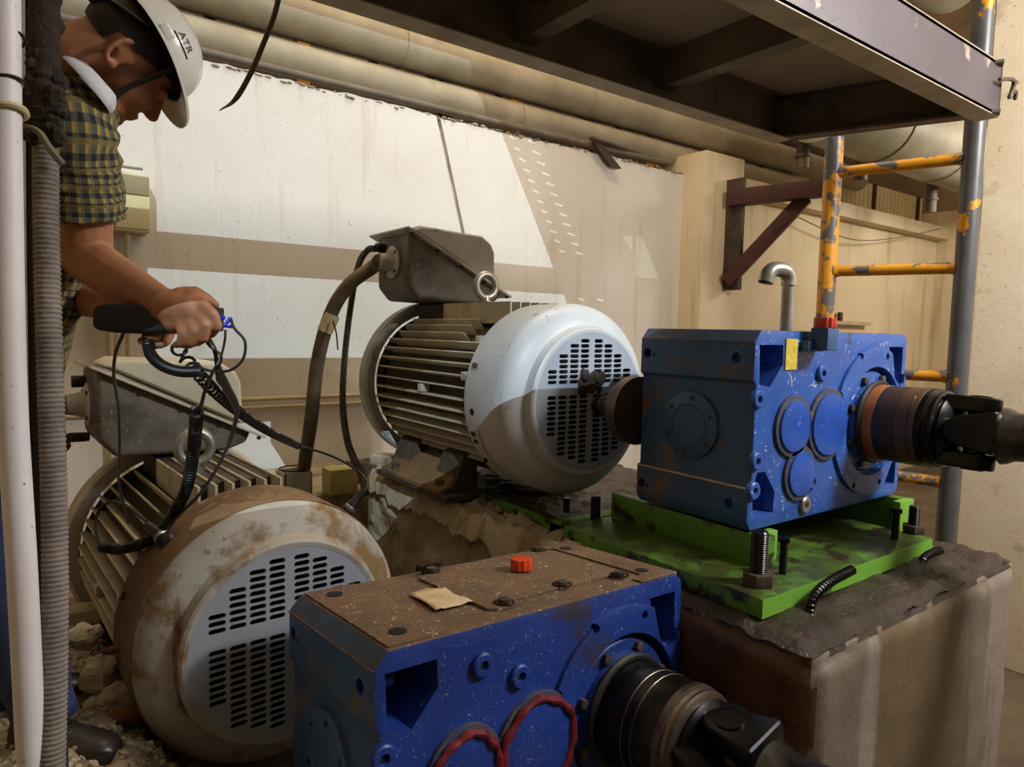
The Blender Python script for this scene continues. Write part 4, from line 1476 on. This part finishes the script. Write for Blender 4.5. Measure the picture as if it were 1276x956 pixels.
MB().tube([p - rdp[0] for p in spline(rdp[2:], 5)], .009, 8, flat=.5).build('strap', 'cable_grey', rt)

# ---------------------------------------------------------------- the man with the meter
PD = 1.42
SC = PD / F_PX
EAR = at_d(157, 70, PD - .05)
VR = ray(157, 70).normalized()
LR = (c_r - VR * c_r.dot(VR)).normalized()
LU = LR.cross(VR)
if LU.dot(c_u) < 0:
    LU = -LU
FH = (LR * .42 - LU * .905).normalized()
UH = (LR * .905 + LU * .42).normalized()
RH = FH.cross(UH).normalized()
if RH.dot(c_f) > 0:
    RH = -RH
HM = EAR - RH * .074


HS = .94


def hp3(f_, u_, s_=0.):
    return HM + (FH * f_ + UH * u_ + RH * s_) * HS


HR = Mx((FH, RH, UH)).transposed()     # columns: forward, right, up
man = thing('person', 'man in white hard hat and plaid shirt leaning over, holding a meter', 'person', at_z(112, 940, -1.05))
MO = man.location.copy()
bd = MB()


def cap(p0, r0, p1, r1, n=5):
    p0, p1 = V(p0), V(p1)
    k = max(2, int((p1 - p0).length / (min(r0, r1) * .45)) + 1)
    bd.sph(p0, r0, 14, 10)
    bd.sph(p1, r1, 14, 10)
    bd.cyl(p0, p1, r0, r1, 16)


def chain(ps, rs):
    for i in range(len(ps) - 1):
        cap(ps[i], rs[i], ps[i + 1], rs[i + 1])


# head
bd.sph(hp3(-.008, .03), (.098, .074, .088), 24, 16, R3=HR)
bd.sph(hp3(.052, -.02), (.056, .060, .070), 20, 14, R3=HR)
bd.sph(hp3(.058, -.078), (.046, .046, .036), 18, 12, R3=HR)
bd.sph(hp3(.092, -.098), (.020, .024, .018), 12, 8, R3=HR)
cap(hp3(.10, .012), .009, hp3(.126, -.028), .0125)
bd.sph(hp3(.119, -.034, .011), (.011, .008, .008), 10, 8, R3=HR)
bd.sph(hp3(.119, -.034, -.011), (.011, .008, .008), 10, 8, R3=HR)
bd.sph(hp3(.104, -.060), (.014, .024, .007), 12, 8, R3=HR)
bd.sph(hp3(.102, -.072), (.013, .022, .008), 12, 8, R3=HR)
for sg in (-1, 1):
    bd.sph(hp3(.078, -.022, sg * .032), (.028, .026, .030), 12, 8, R3=HR)
    bd.sph(hp3(.090, .022, sg * .028), (.016, .026, .010), 12, 8, R3=HR)
    bd.sph(hp3(.093, .004, sg * .030), (.010, .015, .009), 10, 8, R3=HR)
    # ear: rim, lobe and bowl
    ring_ = [hp3(-.008 + .020 * math.cos(a), -.002 + .034 * math.sin(a), sg * (.079 + .006 * math.cos(a + 2.6))) for a in [2 * PI * i / 16 for i in range(13)]]
    for i in range(12):
        cap(ring_[i], .0055, ring_[i + 1], .0055)
    bd.sph(hp3(-.002, -.004, sg * .074), (.014, .006, .024), 10, 8, R3=HR)
    bd.sph(hp3(.002, -.033, sg * .077), (.008, .006, .009), 10, 8, R3=HR)
NB = at_d(78, 118, PD + .06)
chain([hp3(-.03, -.03), hp3(-.045, -.085), NB], [.062, .058, .066])
# trunk and legs (under the clothes)
CH = at_d(28, 250, PD + .12)
HIP = at_d(-45, 500, PD + .18)
SR = at_d(92, 158, PD - .04)
SL = at_d(70, 170, PD + .30)
chain([NB, CH, HIP], [.065, .13, .13])
chain([NB, SR], [.06, .062])
chain([NB, SL], [.06, .06])
FR = at_z(60, 934, -1.05)
FLt = at_z(18, 870, -1.04)
KR = HIP.lerp(FR, .5) - c_r * .01
KL = HIP.lerp(FLt, .5) - c_r * .01
chain([HIP + c_f * -.08, KR, FR + V((0, 0, .10))], [.085, .062, .045])
chain([HIP + c_f * .08, KL, FLt + V((0, 0, .10))], [.085, .062, .045])
# right arm
EL = at_d(108, 322, PD + .06)
FM = at_d(150, 350, PD + .0)
WR = at_d(201, 377, PD - .09)
chain([SR, SR.lerp(EL, .5), EL, FM, WR], [.060, .059, .051, .046, .031])
bd.sph(SR.lerp(EL, .35) - c_f * .01, .062, 16, 10)
# right hand: palm, four fingers, thumb
HD = PD - .11
palm = [at_d(208, 381, HD), at_d(224, 384, HD), at_d(238, 386, HD - .005)]
chain(palm, [.033, .035, .030])
bd.sph(at_d(232, 399, HD - .004), .024, 14, 10)
bd.sph(at_d(216, 400, HD), .022, 14, 10)
bd.sph(at_d(240, 374, HD + .0), .022, 14, 10)
fingers = [
    ([(250, 379), (266, 392), (271, 407), (263, 417)], [-.012, -.028, -.018, .008], [.0125, .0105, .0098, .0085]),
    ([(246, 390), (256, 405), (254, 421), (246, 427)], [-.014, -.032, -.022, .010], [.0125, .0105, .0098, .0085]),
    ([(236, 398), (243, 412), (240, 427), (232, 431)], [-.012, -.032, -.022, .010], [.012, .0102, .0095, .008]),
    ([(224, 403), (228, 415), (226, 427), (219, 430)], [-.008, -.026, -.018, .010], [.0115, .0095, .0088, .0075]),
]
for px_, dd, rr_ in fingers:
    chain([at_d(*p, HD + d) for p, d in zip(px_, dd)], rr_)
chain([at_d(225, 368, HD + .0), at_d(243, 365, HD + .012), at_d(257, 372, HD + .022), at_d(268, 380, HD + .03)], [.017, .0135, .011, .009])
# left arm, farther away
EL2 = at_d(64, 360, PD + .34)
WR2 = at_d(170, 391, PD + .02)
chain([SL, SL.lerp(EL2, .5), EL2, EL2.lerp(WR2, .45), WR2], [.058, .056, .048, .042, .028])
L2 = PD - .04
chain([at_d(178, 388, L2), at_d(196, 396, L2)], [.028, .030])
for (p, q_, r_, s_) in (((205, 400), (213, 414), (208, 426), (200, 430)), ((196, 404), (203, 417), (199, 429), (192, 431)), ((188, 405), (194, 417), (190, 428), (184, 429)), ((180, 404), (184, 414), (181, 424), (176, 425))):
    chain([at_d(*p, L2 + .01), at_d(*q_, L2 + .02), at_d(*r_, L2 - .0), at_d(*s_, L2 - .035)], [.0115, .0098, .009, .008])
chain([at_d(188, 378, L2), at_d(202, 380, L2 - .02), at_d(214, 380, L2 - .03)], [.014, .011, .009])
bd.v = [v - MO for v in bd.v]
body = bd.build('body', 'skin', man)
rm = body.modifiers.new('r', 'REMESH')
rm.mode = 'VOXEL'
rm.voxel_size = .0042
sm = body.modifiers.new('s', 'SMOOTH')
sm.factor = .5
sm.iterations = 4
pl_, mb_ = body.parent, None
evaluated(body)
body.data.polygons.foreach_set('use_smooth', [True] * len(body.data.polygons))
if not body.data.materials:
    body.data.materials.append(MATS['skin'])


def grid_uv(rows, name, m, parent, close=True, thick=.003, cap_ends=False, uvs=None):
    """rows: list of rings of points -> mesh with metric UVs"""
    n = len(rows[0])
    vs_ = [p - MO for r_ in rows for p in r_]
    fs = []
    for i in range(len(rows) - 1):
        for j in range(n if close else n - 1):
            j2 = (j + 1) % n
            fs.append((i * n + j, i * n + j2, (i + 1) * n + j2, (i + 1) * n + j))
    me = bpy.data.meshes.new(name)
    me.from_pydata(vs_, [], fs)
    uvl = me.uv_layers.new(name='UVMap')
    acc = [0]
    for i in range(1, len(rows)):
        acc.append(acc[-1] + sum((rows[i][j] - rows[i - 1][j]).length for j in range(n)) / n)
    circ = []
    for r_ in rows:
        circ.append(sum((r_[(j + 1) % n] - r_[j]).length for j in range(n)))
    cm_ = sum(circ) / len(circ)
    for p in me.polygons:
        for li in p.loop_indices:
            vi = me.loops[li].vertex_index
            i, j = divmod(vi, n)
            jj = j
            if j == 0 and any(me.loops[k].vertex_index % n == n - 1 for k in p.loop_indices) and close:
                jj = n
            uvl.data[li].uv = (jj / n * cm_, acc[i])
    me.polygons.foreach_set('use_smooth', [True] * len(me.polygons))
    o = link(name, me, m, parent)
    if thick:
        md_ = o.modifiers.new('t', 'SOLIDIFY')
        md_.thickness = thick
    return o


def ring_pts(c, axis, r1, r2, up, n=28, wr=0., seed=0.):
    x, y, a = frame(axis, up)
    out = []
    for j in range(n):
        t = 2 * PI * j / n
        k = 1 + wr * NZ.noise(V((math.cos(t) * 1.6 + seed, math.sin(t) * 1.6, seed * 3)))
        out.append(V(c) + x * math.cos(t) * r1 * k + y * math.sin(t) * r2 * k)
    return out


# shirt: trunk, then sleeves as parts of the shirt
rows = []
tr = spline([HIP + (HIP - CH) * .12, HIP, HIP.lerp(CH, .5), CH, CH.lerp(NB, .6), NB + (NB - CH) * .10], 5)
rad = [(.19, .16)] * 5 + [(.185, .155)] * 5 + [(.185, .15)] * 5 + [(.19, .15)] * 5 + [(.17, .13), (.155, .12), (.13, .105), (.11, .095), (.095, .085), (.078, .074)]
for i, c in enumerate(tr):
    ax_ = tr[min(i + 1, len(tr) - 1)] - tr[max(i - 1, 0)]
    rows.append(ring_pts(c, ax_, rad[i][0], rad[i][1], c_f, 36, .10, i * .35))
shirt = grid_uv(rows, 'shirt', 'plaid', man)


def sleeve(S, E, par, r0, end, seed):
    rws = []
    ax_ = (E - S)
    s0 = S + (NB - S) * .62
    st_ = S - c_u * -.0
    path = spline([s0, S + (NB - S) * .25 + c_u * .012, S.lerp(E, .06) + c_r * .0, S.lerp(E, .30), S.lerp(E, .46), S.lerp(E, end)], 6)
    rr_ = [.072, .076, .08, .082, .084, .085, .085, .085, .084, .083, .082, .082, .081, .081, .081, .080, .080, .080, .080, .080, .081, .082, .082, .083, .083, .084, .084, .085, .085, .086, .086]
    for i, c in enumerate(path):
        a_ = path[min(i + 1, len(path) - 1)] - path[max(i - 1, 0)]
        k = r0 * rr_[min(i, 30)] / .082
        rws.append(ring_pts(c, a_, k, k * .95, c_f, 36, .16, seed + i * .22))
    o = grid_uv(rws, 'sleeve', 'plaid', par)
    return o


sleeve(SR, EL, shirt, .078, .66, 1.)
sleeve(SL, EL2, shirt, .074, .62, 5.)
# collar: white band folded round the nape
cpts = [at_d(60, 66, PD + .10), at_d(62, 55, PD + .03), at_d(72, 58, PD - .03), at_d(94, 76, PD - .065), at_d(120, 104, PD - .075), at_d(138, 126, PD - .05), at_d(140, 138, PD + .02)]
MB().tube([p - MO for p in spline(cpts, 8)], [.012] * 6 + [.02] * 37 + [.016] * 6, 10, flat=.35).build('collar', 'collar_white', shirt)
# trousers
for (h0, K, F_) in ((HIP - c_f * .07, KR, FR), (HIP + c_f * .07, KL, FLt)):
    path = spline([h0 + c_u * .06, h0.lerp(K, .5), K, K.lerp(F_ + V((0, 0, .1)), .5), F_ + V((0, 0, .075))], 6)
    rws = [ring_pts(c, path[min(i + 1, len(path) - 1)] - path[max(i - 1, 0)], .115 - .002 * i, .112 - .002 * i, c_f, 24, .12, i * .3) for i, c in enumerate(path)]
    grid_uv(rws, 'trouser_leg', 'trouser_blue', man)


def shoe(F_, dirv):
    d = V(dirv)
    d.z = 0
    d.normalize()
    s = V((-d.y, d.x, 0))
    up = V((0, 0, 1))
    rws, rs2 = [], []
    secs = [(-.085, .026, .05), (-.08, .034, .085), (-.05, .038, .10), (-.01, .040, .095), (.03, .042, .078), (.08, .047, .062), (.12, .048, .055), (.155, .043, .050), (.178, .030, .040), (.188, .012, .022)]
    vs_, fs = [], []
    n = 16
    for (t, w_, h) in secs:
        for j in range(n):
            a = 2 * PI * j / n
            cx, cz = math.cos(a), math.sin(a)
            z = .022 + (h - .022) * (cz * .5 + .5) if cz > 0 else .022 + .0 * cz
            vs_.append(F_ + d * t + s * w_ * (abs(cx) ** .8) * (1 if cx > 0 else -1) + up * (.022 + max(0, cz) ** .8 * (h - .022)))
    for i in range(len(secs) - 1):
        for j in range(n):
            j2 = (j + 1) % n
            fs.append((i * n + j, i * n + j2, (i + 1) * n + j2, (i + 1) * n + j))
    fs += [tuple(range(n))[::-1], tuple(range((len(secs) - 1) * n, len(secs) * n))]
    so = MB().add([v - MO for v in vs_], fs).build('shoe', 'shoe_leather', man, smooth=60)
    sole = [(t, w_ + .004) for t, w_, h in secs]
    poly = [(t, w_) for t, w_ in sole] + [(t, -w_) for t, w_ in sole[::-1]]
    MB().prism(poly, lambda u, v, w: F_ + d * u + s * v + up * w - MO, 0, .024).build('sole', 'black_iron', so, bev=.003)
    for k in range(3):
        c = F_ + d * (.03 + .022 * k) + up * (.082 - .008 * k) - MO
        MB().tube(spline([c - s * .03 - up * .012, c, c + s * .03 - up * .012], 5), .0035, 6).build('lace', 'cable_black', so)


shoe(FR, c_r - c_f * .15)
shoe(FLt, c_r + c_f * .2)
# hair at the back of the head
hb = MB().sph(hp3(-.010, .030), (.101, .077, .092), 120, 90, R3=HR)
keep = []
for f in hb.f:
    c = sum((hb.v[i] for i in f), V()) / len(f) - HM
    cf, cu = c.dot(FH), c.dot(UH)
    if cu > .022 + max(0., cf) * .35 or (cf < -.045 and cu > -.018):
        keep.append(f)
hb.f = keep
hb.v = [v - MO for v in hb.v]
hb.build('hair', 'hair', man)
for sg in (-1, 1):
    MB().tube([hp3(.104, .022, sg * .016) - MO, hp3(.103, .027, sg * .030) - MO, hp3(.092, .024, sg * .045) - MO], [.003, .004, .002], 8).build('eyebrow', 'hair', man)
    MB().tube([hp3(.103, .002, sg * .020) - MO, hp3(.1035, -.001, sg * .030) - MO, hp3(.097, .001, sg * .040) - MO], [.0012, .002, .001], 6).build('eyelashes', 'hair', man)

# hard hat
hat = thing('hard_hat', 'white hard hat with dark lettering on the bowed head', 'hard hat', HM + FH * .008 + UH * .049)
HO = hat.location.copy()
RF, RS, RU = .110, .096, .096
TILT = -.14            # the brim dips towards the face
FT = (FH * math.cos(TILT) + UH * math.sin(TILT)).normalized()
UT = (UH * math.cos(TILT) - FH * math.sin(TILT) + VR * .34).normalized()
SH = FT.cross(UT).normalized()
if SH.dot(RH) < 0:
    SH = -SH


def hat3(f_, u_, s_):
    return FT * f_ + UT * u_ + SH * s_


vs_, fs = [], []
NA, NE = 64, 18
for i in range(NE + 1):
    e_ = (PI / 2) * i / NE
    for j in range(NA):
        a = 2 * PI * j / NA
        k = math.cos(e_) ** .85
        ridge = 1 + .025 * math.exp(-((math.sin(a)) / .18) ** 2) * (math.sin(e_))
        vs_.append(hat3(RF * k * math.cos(a), RU * math.sin(e_) ** .95 * ridge, RS * k * math.sin(a)))
for i in range(NE):
    for j in range(NA):
        j2 = (j + 1) % NA
        fs.append((i * NA + j, i * NA + j2, (i + 1) * NA + j2, (i + 1) * NA + j))
sh_ = MB().add(vs_, fs).build('shell', 'hat_white', hat, smooth=60)
MB().add([v * .965 for v in vs_], fs).build('inner_shade', 'hat_dark', hat, smooth=60)  # dark shell that paints the shade inside the hat
md = sh_.modifiers.new('t', 'SOLIDIFY')
md.thickness = .003
br = MB()
vs_, fs = [], []
for j in range(NA):
    a = 2 * PI * j / NA
    ext = .010 + .040 * max(0, math.cos(a)) ** 2.2
    ci, si = math.cos(a), math.sin(a)
    dip = -.012 * max(0, ci) ** 2
    for (k, dz) in ((0, .006), (1, dip + .001), (1.02, dip - .005), (.95, dip - .004), (0, -.002)):
        vs_.append(hat3((RF + ext * k) * ci, dz, (RS + ext * .8 * k) * si))
for j in range(NA):
    j2 = (j + 1) % NA
    for q in range(5):
        q2 = (q + 1) % 5
        fs.append((j * 5 + q, j * 5 + q2, j2 * 5 + q2, j2 * 5 + q))
br.add(vs_, fs).build('brim', 'hat_white', hat, smooth=50)
# side slot lug and suspension
MB().box((0, 0, 0), (.030, .004, .018), Mx.Translation(hat3(-.02, .012, RS + .004)) @ Mx((FT, SH, UT)).transposed().to_4x4()).build('side_lug', 'hat_white', hat, bev=.002)
sus = MB()
sus.lathe([(.086, -.006), (.089, -.006), (.089, .03), (.086, .03)], (0, 0, 0), UT, 48, closed=True)
sus.build('suspension_band', 'hat_dark', hat)
kb = MB().cyl(hat3(-.108, -.045, 0), hat3(-.124, -.05, 0), .020, n=20)
kb.build('ratchet_knob', 'hat_dark', hat, bev=.003)
for sg in (-1, 1):
    MB().tube(spline([hat3(-.112, -.045, sg * .012), hat3(-.085, -.036, sg * .06), hat3(-.035, -.008, sg * .080)], 6), .009, 8, flat=.35).build('nape_strap', 'hat_dark', hat)
    pa_ = [hat3(.045, .0, sg * .076), hp3(.052, -.035, sg * .070) - HO, hp3(.060, -.085, sg * .050) - HO, hp3(.068, -.118, sg * .02) - HO]
    MB().tube(spline(pa_, 6), .013, 8, flat=.25).build('chin_strap', 'hat_dark', hat)
# lettering
fc = bpy.data.curves.new('lettering', 'FONT')
fc.body = 'ATR'
fc.size = .022
fc.align_x = 'CENTER'
to = bpy.data.objects.new('lettering_curve', fc)
COL.objects.link(to)
bpy.context.view_layer.update()
tm = bpy.data.meshes.new_from_object(to.evaluated_get(bpy.context.evaluated_depsgraph_get()))
bpy.data.objects.remove(to)
bm = bmesh.new()
bm.from_mesh(tm)
bmesh.ops.triangulate(bm, faces=bm.faces)
bmesh.ops.subdivide_edges(bm, edges=bm.edges, cuts=1)


def on_hat(f_, u_, lift=.0015):
    e_ = math.asin(max(-1, min(1, (max(u_, .001) / RU) ** (1 / .95))))
    k = math.cos(e_) ** .85
    s2 = max(0., k * k - (f_ / RF) ** 2)
    return hat3(f_, u_, RS * math.sqrt(s2) + lift)


for v in bm.verts:
    v.co = on_hat(v.co.x + .008, v.co.y + .036, .002)
bm.to_mesh(tm)
bm.free()
lo = link('lettering', tm, 'ink', hat)
lo['label'] = 'dark letters ATR'
MB().tube([on_hat(-.018 + .055 * i / 8, .030, .0012) for i in range(9)], .0012, 6).build('underline', 'ink', hat)

# ---------------------------------------------------------------- meter and its leads
mt = thing('vibration_meter', 'black hand-held meter gripped in the man\'s hands', 'meter', at_d(200, 400, HD + .02))
TO = mt.location.copy()
m0, m1 = at_d(133, 396, HD + .035), at_d(262, 399, HD + .02)
ax_ = (m1 - m0).normalized()
dn = (c_u - ax_ * c_u.dot(ax_)).normalized()
dp_ = ax_.cross(dn)
L_ = (m1 - m0).length
MM = Mx((ax_, dp_, dn)).transposed().to_4x4()
MM.translation = m0 - TO
mbm = MB()
prof = [(-.012, -.018), (-.006, -.026), (.02, -.029), (.10, -.030), (.15, -.026), (L_, -.022), (L_, .022), (.15, .024), (.10, .026), (.02, .026), (-.006, .022), (-.012, .014)]
mbm.prism(prof, lambda u, v, w: V((u, w, v)), -.028, .028, MM)
mbm.build('case', 'device_black', mt, bev=.010, seg=3)
mbm = MB().bx((L_ - .008, -.024, -.020), (L_ + .016, .024, .026), MM)
mbm.build('end_block', 'device_black', mt, bev=.003)
pj = MM @ V((L_ + .016, -.01, .006))
MB().tube([pj, pj + ax_ * .004, pj + ax_ * .008], .004, 10).build('jack', 'blue_plug', mt)
# blue plug lead: loop out and back down
W = lambda px, py, d=HD + .02: at_d(px, py, d)
pls = [pj + TO + ax_ * .02, W(292, 409), W(305, 425), W(303, 447), W(288, 461), W(268, 463), W(252, 459), W(246, 452)]
ld = thing('sensor_lead', 'thin black lead with blue plug looping from the meter', 'cable', pls[0])
MB().tube([p - pls[0] for p in spline(pls, 8)], .0028, 8).build('lead', 'cable_black', ld)
MB().tube([pls[0] - pls[0], (W(279, 407) - pls[0]), (W(289, 407) - pls[0])], .004, 10).build('plug', 'blue_plug', ld)
pl2 = [W(281, 411), W(280, 425), W(275, 445), W(266, 462), W(258, 480, HD + .1), W(252, 505, HD + .2)]
MB().tube([p - pls[0] for p in spline(pl2, 8)], .0024, 8).build('lead', 'cable_black', ld)
# thick coiled cord hanging under the meter
cc = [W(184, 424), W(188, 442), W(203, 456), W(225, 463), W(252, 463)]
ck = thing('coiled_cord', 'thick black coiled cord drooping under the meter', 'coiled cord', cc[0])
MB().tube([p - cc[0] for p in coil(cc, .0085, .0045, 30)], .0032, 6).build('coil', 'cable_black', ck)
# long thin coiled cord to the sensor on the upper motor side
c2 = [W(217, 428), W(235, 452), W(268, 488, 1.5), W(300, 515, 1.8), W(335, 538, 2.2), W(372, 556, 2.6)]
k2 = thing('coiled_cord', 'long thin black coiled cord stretching toward the upper motor', 'coiled cord', c2[0])
MB().tube([p - c2[0] for p in coil(c2, .0115, .003, 52)], .0032, 6).build('coil', 'cable_black', k2)
c3 = [c2[-1], W(388, 560, 2.65), W(412, 568, 2.75), W(432, 578, 2.8), W(452, 592, 2.8), W(458, 606, 2.75), W(448, 622, 2.7)]
MB().tube([p - c2[0] for p in spline(c3, 8)], .0045, 8).build('lead', 'cable_black', k2)
s0, s1 = W(452, 614, 2.7), W(430, 640, 2.68)
sp = thing('vibration_sensor', 'black cylindrical sensor with steel band on the grout by the upper motor', 'sensor', s1)
MB().lathe([(0, 0), (.02, 0), (.022, .01), (.022, .05), (.016, .06), (.016, .09), (.010, .12), (0, .12)], V((0, 0, 0)), s0 - s1, 20).build('sensor_body', 'cable_black', sp)
MB().lathe([(.0222, .02), (.0235, .022), (.0235, .035), (.0222, .037)], V((0, 0, 0)), s0 - s1, 20).build('band', 'galv', sp)
# strap at the left of the meter hanging down
sps = [W(156, 408), W(152, 420), W(144, 440), W(142, 470, 1.4), W(148, 510, 1.5), W(149, 560, 1.6), W(148, 600, 1.75), W(153, 625, 1.88), W(160, 650, 1.98)]
tag(MB().tube(spline(sps, 8), .0105, 8, flat=.3).build('wrist_strap', 'cable_black'), 'black strap hanging from the left end of the meter', 'strap')
# carry strap and cord down to the sensor on the lower motor
st2 = [W(258, 418), W(268, 438), W(272, 462, 1.38), W(285, 488, 1.5), W(295, 512, 1.65), W(288, 545, 1.72), W(275, 575, 1.78), W(252, 612, 1.84), W(225, 640, 1.88), W(203, 662, 1.93)]
cs = thing('carry_strap', 'black strap from the meter down to the lower motor', 'strap', st2[0])
MB().tube([p - st2[0] for p in spline(st2, 8)], [.007] * 16 + [.012] * 24 + [.013] * 33, 8, flat=.35).build('strap', 'cable_black', cs)
MB().tube(spline([W(252, 418) - st2[0], W(262, 432) - st2[0], W(276, 445) - st2[0], W(270, 470, 1.4) - st2[0], W(283, 486, 1.5) - st2[0]], 6), .005, 8, flat=.4).build('loop', 'cable_black', cs)
c4 = [W(245, 512, 1.6), W(244, 530, 1.65), W(240, 570, 1.75), W(232, 610, 1.84), W(216, 640, 1.9), W(202, 660, 1.93), W(180, 676, 1.93), W(150, 684, 1.95), W(128, 682, 1.98)]
k3 = thing('coiled_cord', 'black coiled cord running down to the sensor on the lower motor', 'coiled cord', c4[0])
MB().tube([p - c4[0] for p in coil(c4, .012, .005, 64, 10)], .0048, 6).build('coil', 'cable_black', k3)
MB().tube([p - c4[0] for p in spline([W(266, 462, HD + .02), W(256, 485, 1.45), W(250, 505, 1.55), c4[0]], 6)], .0035, 8).build('lead', 'cable_black', k3)
MB().tube([p - c4[0] for p in spline([c4[-1], W(120, 665, 2.0), W(122, 640, 2.02), W(138, 625, 2.02), W(160, 632, 1.98), W(182, 650, 1.94)], 6)], .0045, 8).build('lead', 'cable_black', k3)
s0, s1 = W(178, 650, 1.95), W(210, 676, 1.90)
sp = thing('vibration_sensor', 'black knobbed magnetic sensor clamped on the fins of the lower motor', 'sensor', s1)
MB().lathe([(0, -.012), (.022, -.012), (.026, -.004), (.026, .018), (.020, .022), (.020, .055), (.015, .07), (.012, .10), (0, .105)], V((0, 0, 0)), s0 - s1, 20).build('sensor_body', 'cable_black', sp)
MB().lathe([(.0205, .024), (.0225, .026), (.0225, .034), (.0205, .036)], V((0, 0, 0)), s0 - s1, 20).build('band', 'galv', sp)
